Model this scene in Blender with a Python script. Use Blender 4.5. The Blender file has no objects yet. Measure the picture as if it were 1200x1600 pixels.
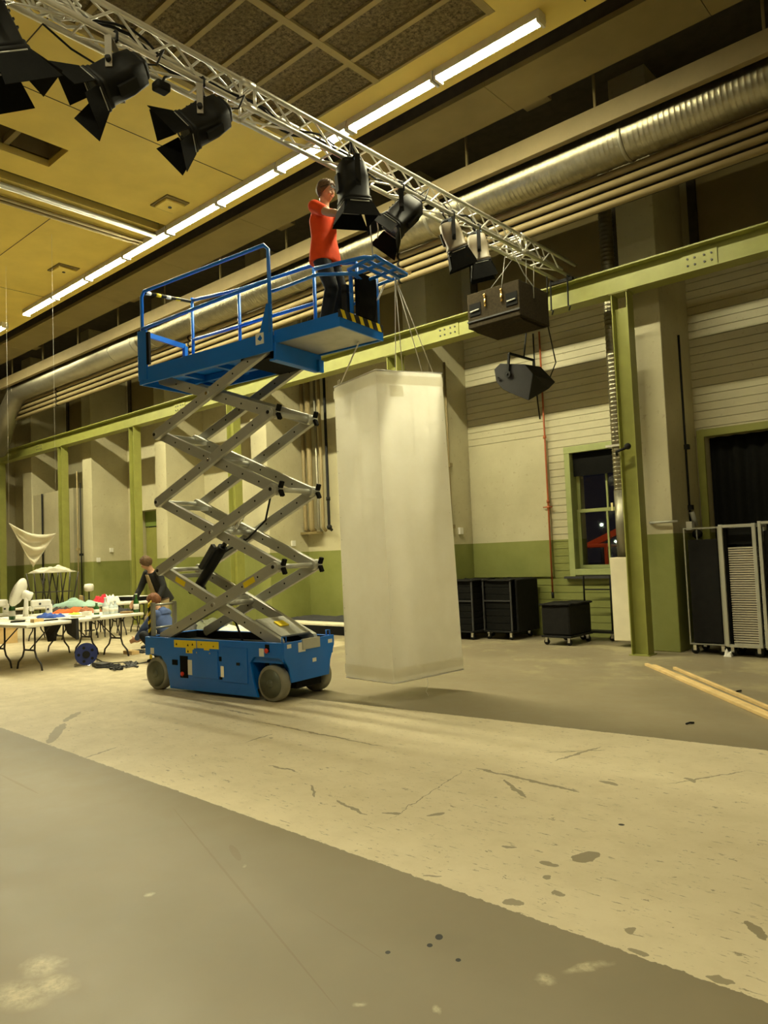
import bpy, bmesh, math, random
from mathutils import Vector, Matrix, Euler
from mathutils import noise as mnoise
random.seed(7)
PI = math.pi
S = bpy.context.scene
COL = S.collection

# ---------------------------------------------------------------- camera
W_, H_, F_ = 1200, 1600, 1162.56
yaw, pitch, roll = -0.72518, 0.05624, -0.04097
fw = Vector((math.sin(yaw)*math.cos(pitch), math.cos(yaw)*math.cos(pitch), math.sin(pitch)))
rt = Vector((math.cos(yaw), -math.sin(yaw), 0))
up = rt.cross(fw)
cr, sr = math.cos(roll), math.sin(roll)
r2 = cr*rt + sr*up
u2 = -sr*rt + cr*up
cam = bpy.data.cameras.new('camera'); cam.sensor_fit = 'VERTICAL'; cam.sensor_height = 36.0
cam.lens = F_/H_*36.0; cam.clip_end = 300
co = bpy.data.objects.new('camera', cam); COL.objects.link(co); S.camera = co
M = Matrix.Identity(4)
for i in range(3):
    M[i][0], M[i][1], M[i][2] = r2[i], u2[i], -fw[i]
M.translation = Vector((0, 0, 1.5)); co.matrix_world = M
CAM = Vector((0, 0, 1.5))

# ---------------------------------------------------------------- world, exposure
wd = bpy.data.worlds.new('night'); S.world = wd; wd.use_nodes = True
wd.node_tree.nodes['Background'].inputs[0].default_value = (0.004, 0.004, 0.006, 1)
wd.node_tree.nodes['Background'].inputs[1].default_value = 1.0
S.view_settings.view_transform = 'Standard'; S.view_settings.look = 'None'
S.view_settings.gamma = 1; S.view_settings.use_curve_mapping = False
S.view_settings.exposure = 0.0
TUBE = 275.0                      # radiance of the fluorescent diffusers
TUBE2 = 82.0                      # the row of the same lamps behind the camera
WARM = (1.0, 0.93, 0.60)

# ---------------------------------------------------------------- helpers
def rx(x, y):
    return (r2*((x-600)/F_) - u2*((y-800)/F_) + fw)
def at_z(x, y, z=0.0):
    d = rx(x, y); return CAM + d*((z-1.5)/d.z)
def at_y(x, y, Y):
    d = rx(x, y); return CAM + d*(Y/d.y)

def node(nt, t, **k):
    n = nt.nodes.new(t)
    for a, b in k.items(): setattr(n, a, b)
    return n
def mixc(nt, fac, a, b):
    m = node(nt, 'ShaderNodeMix', data_type='RGBA')
    for s, v in ((m.inputs[0], fac), (m.inputs[6], a), (m.inputs[7], b)):
        if isinstance(v, (int, float)): s.default_value = v
        elif isinstance(v, tuple): s.default_value = (*v, 1)[:4]
        else: nt.links.new(v, s)
    return m.outputs[2]
def math_(nt, op, a, b=None, c=None):
    m = node(nt, 'ShaderNodeMath', operation=op)
    for i, v in enumerate((a, b, c)):
        if v is None: continue
        if isinstance(v, (int, float)): m.inputs[i].default_value = v
        else: nt.links.new(v, m.inputs[i])
    return m.outputs[0]
def noise_(nt, vec, scale, detail=4, rough=.6):
    n = node(nt, 'ShaderNodeTexNoise'); n.inputs['Scale'].default_value = scale
    n.inputs['Detail'].default_value = detail; n.inputs['Roughness'].default_value = rough
    nt.links.new(vec, n.inputs['Vector']); return n.outputs[0]
def ramp_(nt, f, a, b, c0=(0, 0, 0), c1=(1, 1, 1)):
    r = node(nt, 'ShaderNodeMapRange'); r.inputs[1].default_value = a; r.inputs[2].default_value = b
    nt.links.new(f, r.inputs[0]); return r.outputs[0]
def geo_pos(nt):
    return node(nt, 'ShaderNodeNewGeometry').outputs['Position']

MATS = {}
def mat(name, col, rough=.6, metal=0.0, var=.12, scale=6.0, bump=0.0, bscale=60.0, spec=.4, dirt=None, trans=0.0, emit=None, es=0.0, obj=True, stretch=None):
    if name in MATS: return MATS[name]
    m = bpy.data.materials.new(name); m.use_nodes = True; nt = m.node_tree
    p = nt.nodes['Principled BSDF']
    tc = node(nt, 'ShaderNodeTexCoord')
    vec = tc.outputs['Object'] if obj else geo_pos(nt)
    if stretch:
        mp = node(nt, 'ShaderNodeMapping'); mp.inputs['Scale'].default_value = stretch
        nt.links.new(vec, mp.inputs[0]); vec = mp.outputs[0]
    n = noise_(nt, vec, scale)
    lo = tuple(c*(1-var) for c in col); hi = tuple(min(1, c*(1+var)) for c in col)
    c = mixc(nt, ramp_(nt, n, .3, .7), lo, hi)
    if dirt:
        n2 = noise_(nt, vec, dirt[2], 6, .7)
        c = mixc(nt, ramp_(nt, n2, dirt[1], dirt[1]+.06), c, dirt[0])
    nt.links.new(c, p.inputs['Base Color'])
    p.inputs['Roughness'].default_value = rough; p.inputs['Metallic'].default_value = metal
    p.inputs['Specular IOR Level'].default_value = spec
    if trans: p.inputs['Transmission Weight'].default_value = trans
    if emit:
        p.inputs['Emission Color'].default_value = (*emit, 1); p.inputs['Emission Strength'].default_value = es
    if bump:
        b = node(nt, 'ShaderNodeBump'); b.inputs['Strength'].default_value = bump; b.inputs['Distance'].default_value = .01
        nt.links.new(noise_(nt, vec, bscale, 3), b.inputs['Height']); nt.links.new(b.outputs[0], p.inputs['Normal'])
    MATS[name] = m; return m

def two_tone(name, brick=False, split=1.62):
    m = bpy.data.materials.new(name); m.use_nodes = True; nt = m.node_tree; p = nt.nodes['Principled BSDF']
    P = geo_pos(nt); sx = node(nt, 'ShaderNodeSeparateXYZ'); nt.links.new(P, sx.inputs[0])
    z = sx.outputs[2]
    n = noise_(nt, P, 1.3, 5); n2 = noise_(nt, P, 14, 4)
    cream = mixc(nt, ramp_(nt, n, .3, .7), (.47, .43, .27), (.58, .54, .35))
    cream = mixc(nt, ramp_(nt, n2, .62, .72), cream, (.42, .36, .22))
    green = mixc(nt, ramp_(nt, n, .3, .7), (.205, .225, .055), (.275, .29, .085))
    c = mixc(nt, math_(nt, 'GREATER_THAN', z, split), green, cream)
    nt.links.new(c, p.inputs['Base Color']); p.inputs['Roughness'].default_value = .55
    b = node(nt, 'ShaderNodeBump'); b.inputs['Strength'].default_value = .25; b.inputs['Distance'].default_value = .01
    nt.links.new(n2, b.inputs['Height']); nt.links.new(b.outputs[0], p.inputs['Normal'])
    return m

def floor_material():
    m = bpy.data.materials.new('painted_concrete'); m.use_nodes = True; nt = m.node_tree; p = nt.nodes['Principled BSDF']
    P = geo_pos(nt); sx = node(nt, 'ShaderNodeSeparateXYZ'); nt.links.new(P, sx.inputs[0]); X, Y = sx.outputs[0], sx.outputs[1]
    big = noise_(nt, P, .6, 5); med = noise_(nt, P, 4, 6, .7); fine = noise_(nt, P, 22, 5, .7)
    grey = mixc(nt, ramp_(nt, big, .3, .7), (.205, .172, .108), (.275, .235, .152))
    grey = mixc(nt, math_(nt, 'MULTIPLY', ramp_(nt, med, .35, .75), .35), grey, (.30, .24, .15))
    grey = mixc(nt, math_(nt, 'MULTIPLY', ramp_(nt, fine, .72, .78), .4), grey, (.60, .54, .40))
    cream = mixc(nt, ramp_(nt, big, .3, .7), (.64, .56, .385), (.77, .675, .47))
    cream = mixc(nt, math_(nt, 'MULTIPLY', ramp_(nt, med, .45, .7), .35), cream, (.54, .46, .28))
    left_dim = math_(nt, 'MULTIPLY', ramp_(nt, X, -4.5, -9.0), math_(nt, 'MULTIPLY_ADD', ramp_(nt, med, .35, .7), .5, .5))  # cream darkened towards the left, dimming the overlit floor by colour
    cream = mixc(nt, left_dim, cream, (.40, .34, .21))
    # scratches: stretched noise in two directions
    def scratch(ang, sc, th, st):
        th -= .07
        mp = node(nt, 'ShaderNodeMapping'); mp.inputs['Rotation'].default_value = (0, 0, ang)
        mp.inputs['Scale'].default_value = st; nt.links.new(P, mp.inputs[0])
        return ramp_(nt, noise_(nt, mp.outputs[0], sc, 5, .75), th, th+.02)
    s1 = scratch(.5, 6, .70, (1, 7, 1)); s2 = scratch(-.35, 5, .71, (1, 9, 1)); s3 = scratch(1.3, 7, .70, (1, 4, 1)); s4 = scratch(0, 9, .71, (1, 1.6, 1))
    sc = math_(nt, 'MAXIMUM', math_(nt, 'MAXIMUM', s1, s2), math_(nt, 'MAXIMUM', s3, s4))
    # individual chips seen in the paint (x, y, angle, half length, half width)
    wob = node(nt, 'ShaderNodeVectorMath', operation='MULTIPLY_ADD')
    nn = node(nt, 'ShaderNodeTexNoise'); nn.inputs['Scale'].default_value = 13; nn.inputs['Detail'].default_value = 5; nt.links.new(P, nn.inputs[0])
    wob.inputs[1].default_value = (.07, .07, 0); nt.links.new(nn.outputs[1], wob.inputs[0]); nt.links.new(P, wob.inputs[2])
    def spots(lst, src, off, soft=False):
        out = None
        for (px, py, qx, qy, hw) in lst:
            a = at_z(px, py); b = at_z(qx, qy); c = (a+b)/2; d = b-a
            mp = node(nt, 'ShaderNodeMapping', vector_type='TEXTURE')
            mp.inputs['Location'].default_value = (c.x+off, c.y+off, 0); mp.inputs['Rotation'].default_value = (0, 0, math.atan2(d.y, d.x))
            mp.inputs['Scale'].default_value = (max(d.length/2, .01), hw, 1); nt.links.new(src, mp.inputs[0])
            l = node(nt, 'ShaderNodeVectorMath', operation='LENGTH'); nt.links.new(mp.outputs[0], l.inputs[0])
            v = ramp_(nt, l.outputs['Value'], 1.5, .5) if soft else math_(nt, 'LESS_THAN', l.outputs['Value'], 1.0)
            out = v if out is None else math_(nt, 'MAXIMUM', out, v)
        return out
    chips = spots([(743, 1200, 908, 1238, .018), (786, 1218, 822, 1246, .02), (866, 1189, 938, 1167, .015), (850, 1176, 950, 1172, .008), (938, 1220, 966, 1227, .025),
        (895, 1345, 935, 1332, .05), (845, 1346, 872, 1354, .02), (848, 1369, 862, 1371, .03), (862, 1393, 884, 1399, .02), (785, 1408, 818, 1412, .03),
        (666, 1275, 694, 1270, .018), (600, 1270, 625, 1271, .015), (785, 1322, 805, 1326, .015), (980, 1454, 994, 1456, .03), (1170, 1442, 1198, 1468, .025),
        (982, 1484, 1012, 1492, .018), (1100, 1525, 1150, 1538, .02), (1163, 1440, 1178, 1446, .02), (75, 1162, 100, 1130, .05), (100, 1128, 125, 1112, .04), (400, 1127, 600, 1167, .012),
        (383, 1160, 425, 1147, .012), (350, 1108, 400, 1118, .015), (130, 1185, 185, 1167, .012), (525, 1250, 572, 1273, .012), (420, 1196, 468, 1206, .01), (485, 1226, 493, 1245, .012),
        (725, 1203, 610, 1280, .004), (1045, 1225, 1165, 1205, .008), (1070, 1215, 1085, 1222, .02), (690, 1368, 660, 1370, .01), (900, 1510, 925, 1516, .015)], wob.outputs[0], .035)
    blk = spots([(680, 1464, 692, 1464, .022), (667, 1477, 676, 1477, .014), (602, 1488, 610, 1488, .012), (712, 1500, 720, 1500, .012), (966, 1288, 976, 1289, .014), (1076, 1129, 1084, 1131, .02)], P, 0)
    lt = spots([(5, 1570, 60, 1540, .10), (40, 1520, 90, 1500, .07), (60, 1535, 110, 1545, .05), (842, 1533, 862, 1528, .03), (890, 1518, 945, 1505, .02), (682, 1577, 692, 1576, .02), (230, 1398, 240, 1397, .02),
        (380, 1352, 386, 1352, .015), (555, 1572, 574, 1568, .012)], wob.outputs[0], .035, True)
    dirt = spots([(270, 1262, 530, 1580, .006), (360, 1320, 375, 1345, .02), (480, 1420, 600, 1500, .004), (0, 1210, 60, 1240, .01)], P, 0)
    # painted strip
    def line(ax, ay, bx, by, op):     # signed side of the line
        k = (by-ay)/(bx-ax)
        yy = math_(nt, 'MULTIPLY_ADD', X, k, ay-k*ax)
        return math_(nt, op, Y, math_(nt, 'ADD', yy, math_(nt, 'MULTIPLY', math_(nt, 'SUBTRACT', fine, .5), .05)))
    near = line(-7.56, 2.90, -.78, 2.65, 'GREATER_THAN'); far = line(-4.96, 5.48, -1.57, 5.77, 'LESS_THAN')
    left = math_(nt, 'MULTIPLY', math_(nt, 'LESS_THAN', X, -8.9), math_(nt, 'LESS_THAN', Y, 9.3))
    strip = math_(nt, 'MULTIPLY', near, math_(nt, 'MAXIMUM', far, left))
    chipm = math_(nt, 'MAXIMUM', sc, chips)
    strip2 = math_(nt, 'MULTIPLY', strip, math_(nt, 'SUBTRACT', 1.0, math_(nt, 'MULTIPLY', chipm, .85)))
    grey2 = mixc(nt, math_(nt, 'MULTIPLY', math_(nt, 'MULTIPLY', lt, ramp_(nt, fine, .30, .62)), .8), grey, (.62, .55, .36))
    # yellowish worn marks near the trolleys
    wy = math_(nt, 'MULTIPLY', ramp_(nt, noise_(nt, P, 1.4, 6, .7), .52, .62), ramp_(nt, Y, 7.0, 8.6))
    grey2 = mixc(nt, math_(nt, 'MULTIPLY', wy, .4), grey2, (.50, .44, .24))
    grey2 = mixc(nt, math_(nt, 'MULTIPLY', dirt, .35), grey2, (.18, .12, .06))
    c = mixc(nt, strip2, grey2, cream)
    c = mixc(nt, blk, c, (.01, .01, .01))
    nt.links.new(c, p.inputs['Base Color'])
    p.inputs['Specular IOR Level'].default_value = .35
    nt.links.new(math_(nt, 'MULTIPLY_ADD', med, .25, .33), p.inputs['Roughness'])
    return m

def woodwool():
    m = bpy.data.materials.new('wood_wool_board'); m.use_nodes = True; nt = m.node_tree; p = nt.nodes['Principled BSDF']
    P = geo_pos(nt)
    n = noise_(nt, P, 22, 6, .8); n2 = noise_(nt, P, 3, 3)
    c = mixc(nt, ramp_(nt, n, .38, .62), (.04, .03, .012), (.30, .23, .10))
    c = mixc(nt, math_(nt, 'MULTIPLY', ramp_(nt, n2, .4, .7), .5), c, (.13, .10, .04))
    nt.links.new(c, p.inputs['Base Color']); p.inputs['Roughness'].default_value = .95
    b = node(nt, 'ShaderNodeBump'); b.inputs['Distance'].default_value = .02
    nt.links.new(n, b.inputs['Height']); nt.links.new(b.outputs[0], p.inputs['Normal'])
    return m

def spiral_metal(axis):
    m = bpy.data.materials.new('galvanised_spiral'); m.use_nodes = True; nt = m.node_tree; p = nt.nodes['Principled BSDF']
    P = geo_pos(nt)
    n = noise_(nt, P, 9, 4)
    nt.links.new(mixc(nt, ramp_(nt, n, .3, .7), (.26, .24, .16), (.36, .33, .23)), p.inputs['Base Color'])
    p.inputs['Metallic'].default_value = .9; p.inputs['Roughness'].default_value = .34
    return m

CREAM = two_tone('two_tone_wall_paint')
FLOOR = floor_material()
BRICKD = mat('dark_brick_wall', (.14, .10, .07), .9, var=.2, scale=3)
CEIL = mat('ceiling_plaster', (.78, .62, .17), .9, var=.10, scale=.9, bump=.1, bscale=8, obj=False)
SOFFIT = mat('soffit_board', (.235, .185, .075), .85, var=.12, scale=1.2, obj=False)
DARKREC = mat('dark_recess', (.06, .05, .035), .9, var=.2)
TILE = woodwool()
STRIP = mat('ceiling_batten', (.33, .26, .10), .8, var=.08)
GREEN = mat('green_steel_paint', (.27, .275, .065), .42, var=.10, scale=4, obj=False)
PALEGREEN = mat('pale_green_paint', (.36, .40, .16), .5, var=.08, obj=False)
PIPEC = mat('cream_pipe_paint', (.30, .235, .11), .5, var=.08)
FASCIA = mat('cream_fascia', (.22, .17, .075), .7, var=.06)
GALV = spiral_metal(0)
SMOOTHGALV = mat('smooth_galvanised', (.34, .32, .24), .45, .85, var=.1, scale=3)
ALU = mat('truss_aluminium', (.80, .78, .70), .34, .60, var=.06, scale=8)
BLACK = mat('black_metal', (.010, .010, .009), .6, 0, var=.2, spec=.25)
BLACKM = mat('matt_black', (.006, .006, .005), .85, var=.25, scale=20, spec=.15)
DGREY = mat('dark_grey_plastic', (.05, .05, .05), .5, var=.2)
BEIGE = mat('beige_lamp_paint', (.26, .22, .15), .45, var=.1)
BLUE = mat('lift_blue_paint', (.003, .15, .62), .36, var=.06, scale=3, spec=.5)
GREYP = mat('lift_grey_paint', (.43, .43, .37), .34, .25, var=.08, scale=3, spec=.5)
RUBBER = mat('grey_tyre', (.26, .25, .19), .8, var=.15)
HUB = mat('wheel_disc', (.13, .14, .10), .5, .3, var=.15)
WHITE = mat('white_plastic', (.78, .76, .68), .45, var=.05)
YELLOW = mat('yellow_sticker', (.80, .62, .02), .5, var=.05)
LABELW = mat('label_white', (.75, .74, .66), .5, var=.05)
RED = mat('red_plastic', (.6, .04, .02), .4, var=.05)
ORANGE = mat('orange_cotton', (.80, .065, .004), .85, var=.10, scale=7, bump=.3, bscale=12)
SKIN = mat('skin', (.52, .29, .17), .5, var=.08)
HAIR = mat('brown_hair', (.10, .055, .022), .7, var=.4, scale=60)
JEANS = mat('dark_denim', (.010, .012, .016), .85, var=.2, scale=10, bump=.3, bscale=14)
WOODL = mat('pine', (.72, .52, .24), .6, var=.14, scale=5, stretch=(1, 1, 1))
PLY = mat('plywood', (.62, .44, .20), .6, var=.1)
CARPET = mat('speaker_carpet', (.035, .027, .015), .95, spec=.1, var=.25, scale=30, bump=.4, bscale=200)
CORD = mat('white_cord', (.75, .73, .66), .7, var=.05)
GLASSG = mat('green_glass', (.02, .10, .015), .12, var=.1, spec=.6)
COPPER = mat('rust_red_pipe', (.40, .10, .03), .5, var=.15)
CHROME = mat('chrome', (.8, .8, .78), .15, 1.0, var=.03)

def empty(name, loc=(0, 0, 0), rz=0.0, label=None, cat=None, group=None, rot=None, kind=None):
    o = bpy.data.objects.new(name, None); COL.objects.link(o); o.location = loc
    o.rotation_euler = rot if rot is not None else (0, 0, rz); o.empty_display_size = .1
    if label: o['label'] = label
    if cat: o['category'] = cat
    if group: o['group'] = group
    if kind: o['kind'] = kind
    return o
def tag(o, label=None, cat=None, group=None, kind=None):
    for k, v in (('label', label), ('category', cat), ('group', group), ('kind', kind)):
        if v: o[k] = v
    return o
def world_m(o):
    m = o.matrix_basis.copy()
    while o.parent: o = o.parent; m = o.matrix_basis @ m
    return m

class MB:
    """collects shapes; build() links them as one mesh object"""
    def __init__(s): s.v = []; s.f = []; s.sm = []
    def add(s, vs, fs, smooth=False):
        n = len(s.v); s.v += [Vector(a) for a in vs]; s.f += [tuple(i+n for i in f) for f in fs]; s.sm += [smooth]*len(fs); return s
    def box(s, c, d, R=None):
        x, y, z = d[0]/2, d[1]/2, d[2]/2; vs = []
        for a in (-x, x):
            for b in (-y, y):
                for e in (-z, z):
                    q = Vector((a, b, e)); q = (R @ q) if R else q
                    vs.append(q+Vector(c))
        return s.add(vs, [(0, 1, 3, 2), (4, 6, 7, 5), (0, 4, 5, 1), (2, 3, 7, 6), (0, 2, 6, 4), (1, 5, 7, 3)])
    def bb(s, x0, x1, y0, y1, z0, z1):
        return s.box(((x0+x1)/2, (y0+y1)/2, (z0+z1)/2), (abs(x1-x0), abs(y1-y0), abs(z1-z0)))
    def bar(s, p, q, w, h, upv=(0, 0, 1)):
        p = Vector(p); q = Vector(q); d = (q-p); L = d.length; d.normalize(); u = Vector(upv)
        if abs(d.dot(u)) > .99: u = Vector((1, 0, 0))
        sd = d.cross(u).normalized(); u = sd.cross(d).normalized()
        R = Matrix((d, sd, u)).transposed(); return s.box((p+q)/2, (L, w, h), R)
    def tube(s, p, q, r, n=10, r2=None, caps=True):
        p = Vector(p); q = Vector(q); d = (q-p).normalized(); u = Vector((0, 0, 1)) if abs(d.z) < .95 else Vector((1, 0, 0))
        a = d.cross(u).normalized(); b = d.cross(a).normalized(); r2 = r if r2 is None else r2
        vs = [p+(a*math.cos(2*PI*i/n)+b*math.sin(2*PI*i/n))*r for i in range(n)]+[q+(a*math.cos(2*PI*i/n)+b*math.sin(2*PI*i/n))*r2 for i in range(n)]
        s.add(vs, [(i, (i+1) % n, n+(i+1) % n, n+i) for i in range(n)], True)
        if caps: s.add([], []); k = len(s.v)-2*n; s.f += [tuple(k+i for i in range(n))[::-1], tuple(k+n+i for i in range(n))]; s.sm += [False, False]
        return s
    def path(s, pts, r, n=8, closed=False):
        pts = [Vector(p) for p in pts]; rs = r if isinstance(r, (list, tuple)) else [r]*len(pts); rings = []; a = None
        for i, p in enumerate(pts):
            d = (pts[min(i+1, len(pts)-1)]-pts[max(i-1, 0)]).normalized()
            if a is None:
                u = Vector((0, 0, 1)) if abs(d.z) < .9 else Vector((1, 0, 0)); a = d.cross(u).normalized()
            else:
                a = (a-d*a.dot(d)).normalized()
            b = d.cross(a); rings.append([p+(a*math.cos(2*PI*j/n)+b*math.sin(2*PI*j/n))*rs[i] for j in range(n)])
        vs = [q for g in rings for q in g]; fs = []
        for i in range(len(pts)-1):
            for j in range(n): fs.append((i*n+j, i*n+(j+1) % n, (i+1)*n+(j+1) % n, (i+1)*n+j))
        fs += [tuple(range(n))[::-1], tuple((len(pts)-1)*n+j for j in range(n))]
        return s.add(vs, fs, True)
    def lathe(s, prof, n=20, c=(0, 0, 0), R=None):
        vs = []; c = Vector(c)
        for (r, z) in prof:
            for i in range(n):
                q = Vector((r*math.cos(2*PI*i/n), r*math.sin(2*PI*i/n), z)); vs.append((R @ q if R else q)+c)
        fs = [(k*n+i, k*n+(i+1) % n, (k+1)*n+(i+1) % n, (k+1)*n+i) for k in range(len(prof)-1) for i in range(n)]
        fs += [tuple(range(n))[::-1], tuple((len(prof)-1)*n+i for i in range(n))]
        return s.add(vs, fs, True)
    def prism(s, poly, y0, y1, ax='y'):
        """polygon in (a, b) extruded along the third axis"""
        n = len(poly)
        def P(a, b, t): return {'y': (a, t, b), 'x': (t, a, b), 'z': (a, b, t)}[ax]
        vs = [P(a, b, y0) for a, b in poly]+[P(a, b, y1) for a, b in poly]
        return s.add(vs, [tuple(range(n)), tuple(range(n, 2*n))[::-1]]+[(i, n+i, n+(i+1) % n, (i+1) % n) for i in range(n)])
    def ball(s, c, r, n=12, m=8, R=None):
        c = Vector(c); r = r if isinstance(r, (tuple, list)) else (r, r, r); vs = []
        for i in range(m+1):
            t = PI*i/m
            for j in range(n):
                q = Vector((r[0]*math.sin(t)*math.cos(2*PI*j/n), r[1]*math.sin(t)*math.sin(2*PI*j/n), r[2]*math.cos(t))); vs.append((R @ q if R else q)+c)
        return s.add(vs, [(i*n+j, (i+1)*n+j, (i+1)*n+(j+1) % n, i*n+(j+1) % n) for i in range(m) for j in range(n)], True)
    def grid(s, fn, nu, nv, thick=None):
        vs = [fn(i/nu, j/nv) for j in range(nv+1) for i in range(nu+1)]; w = nu+1
        return s.add(vs, [(j*w+i, j*w+i+1, (j+1)*w+i+1, (j+1)*w+i) for j in range(nv) for i in range(nu)], True)
    def build(s, name, m, parent=None, world=False, bevel=0, solid=0, sub=0, fixn=True):
        me = bpy.data.meshes.new(name)
        vs = s.v
        if parent is not None and world:
            inv = world_m(parent).inverted(); vs = [inv @ v for v in vs]
        me.from_pydata([tuple(v) for v in vs], [], s.f)
        me.polygons.foreach_set('use_smooth', s.sm); me.materials.append(m); me.update()
        if fixn:
            bm = bmesh.new(); bm.from_mesh(me); bmesh.ops.remove_doubles(bm, verts=bm.verts, dist=1e-6); bmesh.ops.recalc_face_normals(bm, faces=bm.faces); bm.to_mesh(me); bm.free()
        o = bpy.data.objects.new(name, me); COL.objects.link(o)
        if parent is not None: o.parent = parent
        if bevel:
            b = o.modifiers.new('bevel', 'BEVEL'); b.width = bevel; b.segments = 2; b.limit_method = 'ANGLE'
        if solid:
            b = o.modifiers.new('solid', 'SOLIDIFY'); b.thickness = solid
        if sub:
            b = o.modifiers.new('sub', 'SUBSURF'); b.levels = sub; b.render_levels = sub
        return o
def copy_tree(o, parent=None):
    c = o.copy(); COL.objects.link(c)
    if parent is not None: c.parent = parent
    for ch in list(o.children): copy_tree(ch, c)
    return c
def base_thing(o_mb, name, m, label, cat, group=None, **k):
    return tag(o_mb.build(name, m, **k), label, cat, group)
ORD = ['first', 'second', 'third', 'fourth', 'fifth', 'sixth', 'seventh', 'eighth', 'ninth', 'tenth']

# ================================================================= THE HALL
XL, XR, YF, YB, ZC = -30.0, 5.0, -8.0, 11.35, 7.15
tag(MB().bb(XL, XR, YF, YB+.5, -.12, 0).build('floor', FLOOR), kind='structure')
wl = tag(MB().bb(XL-.2, XL, YF, YB+.6, 0, 8.4).build('wall_left', BRICKD), kind='structure')
tag(MB().bb(XR, XR+.2, YF, YB+.6, 0, 8.4).build('wall_right', BRICKD), kind='structure')
tag(MB().bb(XL, XR, YF-.2, YF, 0, 8.4).build('wall_front', BRICKD), kind='structure')

WX0, WX1, WZ0, WZ1 = -5.86, -4.80, 1.12, 3.05        # window opening
DX0, DX1, DZ = -3.68, -.7, 3.03                      # wide door, right
EX0, EX1, EZ = -19.75, -18.5, 3.02                   # far green door
b = MB()
for x0, x1, z0, z1 in ((XL, EX0, 0, 8.4), (EX0, EX1, EZ, 8.4), (EX1, WX0, 0, 8.4), (WX0, WX1, 0, WZ0), (WX0, WX1, WZ1, 8.4), (WX1, DX0, 0, 8.4), (DX0, DX1, DZ, 8.4), (DX1, XR, 0, 8.4)):
    b.bb(x0, x1, YB+.025, YB+.45, z0, z1)
wall = tag(b.build('wall_back', CREAM), kind='structure')
def boards(x0, x1, z0, z1):
    k = 0; z = 0.0
    while z < 5.6:
        if z+.11 > z0 and z < z1:
            MB().bb(x0, x1, YB, YB+.03, z+.004, z+.118).build('board', CREAM, wall)
        z += .122
PX = [(-4.36, -3.81), (-8.45, -7.9), (-12.92, -12.38), (-16.80, -16.3), (-20.66, -20.13), (-24.70, -24.05), (-28.7, -28.1), (-.3, .25)]
boards(-7.9, -5.97, 0, 9); boards(-4.70, -4.36, WZ0-.1, WZ1+.1)
boards(-5.97, -4.36, 0, WZ0-.14); boards(-5.97, -4.36, WZ1+.1, 9)
boards(-3.81, -.3, DZ+.12, 9)
for x0, x1 in PX:
    MB().bb(x0, x1, 10.25, YB+.03, 0, 8.3).build('pier', CREAM, wall, bevel=.012)
MB().bb(-7.86, -6.27, YB-.03, YB, 1.0, 3.32).build('wall_panel', CREAM, wall)
# boarded upper windows between the piers
for (x0, x1) in ((-3.55, -2.2), (-7.5, -4.9), (-11.9, -9.0), (-15.9, -13.4), (-19.7, -17.2), (-23.6, -21.2)):
    f = MB()
    for q in ((x0-.12, x0, 5.75, 7.2), (x1, x1+.12, 5.75, 7.2), (x0-.12, x1+.12, 5.65, 5.77)):
        f.bb(q[0], q[1], YB-.10, YB, q[2], q[3])
    f.build('upper_window_frame', DARKREC, wall)
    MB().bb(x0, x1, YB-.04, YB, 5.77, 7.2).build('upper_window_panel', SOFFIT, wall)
# pale lobby box between the two farthest piers
lob = MB().bb(-24.05, -21.35, 10.3, YB, 0, 3.82).build('lobby_box', CREAM, wall, bevel=.01)
MB().bb(-21.62, -21.60, 10.28, 10.30, 0.05, 3.8).build('panel_joint', DGREY, lob)

# ceiling
CX0, CX1, CY0, CY1 = -7.25, -4.0, -1.78, 6.55        # field of wood wool boards
c = MB()
def cb(x0, x1, y0, y1): c.bb(x0, x1, y0, y1, ZC, ZC+.12)
RX0, RX1, RY0, RY1 = -10.17, -9.57, 1.4, 4.64; TX0, TX1, TY1 = -10.92, -10.68, 6.85
cb(XL, TX0, YF, 7.24); cb(TX0, TX1, TY1, 7.24); cb(TX1, RX0, YF, 7.24); cb(RX0, RX1, YF, RY0); cb(RX0, RX1, RY1, 7.24)
cb(RX1, CX0, YF, 7.24); cb(CX0, CX1, YF, CY0); cb(CX0, CX1, CY1, 7.24); cb(CX1, XR, YF, 7.24)
ceil = tag(c.build('ceiling', CEIL), kind='structure')
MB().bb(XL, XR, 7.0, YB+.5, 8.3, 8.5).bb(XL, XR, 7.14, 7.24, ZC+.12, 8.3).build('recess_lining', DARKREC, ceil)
r = MB().bb(RX0-.05, RX1+.05, RY0-.05, RY1+.05, ZC+.62, ZC+.66)
for q in ((RX0-.03, RX0, RY0, RY1), (RX1, RX1+.03, RY0, RY1), (RX0, RX1, RY0-.03, RY0), (RX0, RX1, RY1, RY1+.03)):
    r.bb(q[0], q[1], q[2], q[3], ZC+.10, ZC+.64)
r.build('ceiling_recess', SOFFIT, ceil)
MB().bb(RX0, RX1, RY1-.62, RY1-.55, ZC+.1, ZC+.2).build('recess_bar', SOFFIT, ceil)
t = MB().bb(TX0-.02, TX1+.02, YF, TY1+.02, ZC+.28, ZC+.3)
for q in ((TX0-.02, TX0), (TX1, TX1+.02)): t.bb(q[0], q[1], YF, TY1, ZC+.1, ZC+.3)
t.build('ceiling_slot', BLACKM, ceil)
rows = 17; P_ = (CY1-CY0)/rows
tile0 = None
for j in range(rows):
    for i in range(2):
        x0 = CX0+(CX1-CX0)/2*i; y0 = CY0+P_*j
        if tile0 is None:
            tile0 = MB().bb(-.79, .79, -P_/2+.02, P_/2-.02, 0, .04).build('ceiling_tile', TILE, ceil, bevel=.006); q = tile0
        else:
            q = tile0.copy(); COL.objects.link(q)
        q.location = (x0+(CX1-CX0)/4, y0+P_/2, ZC+.035)
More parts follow.
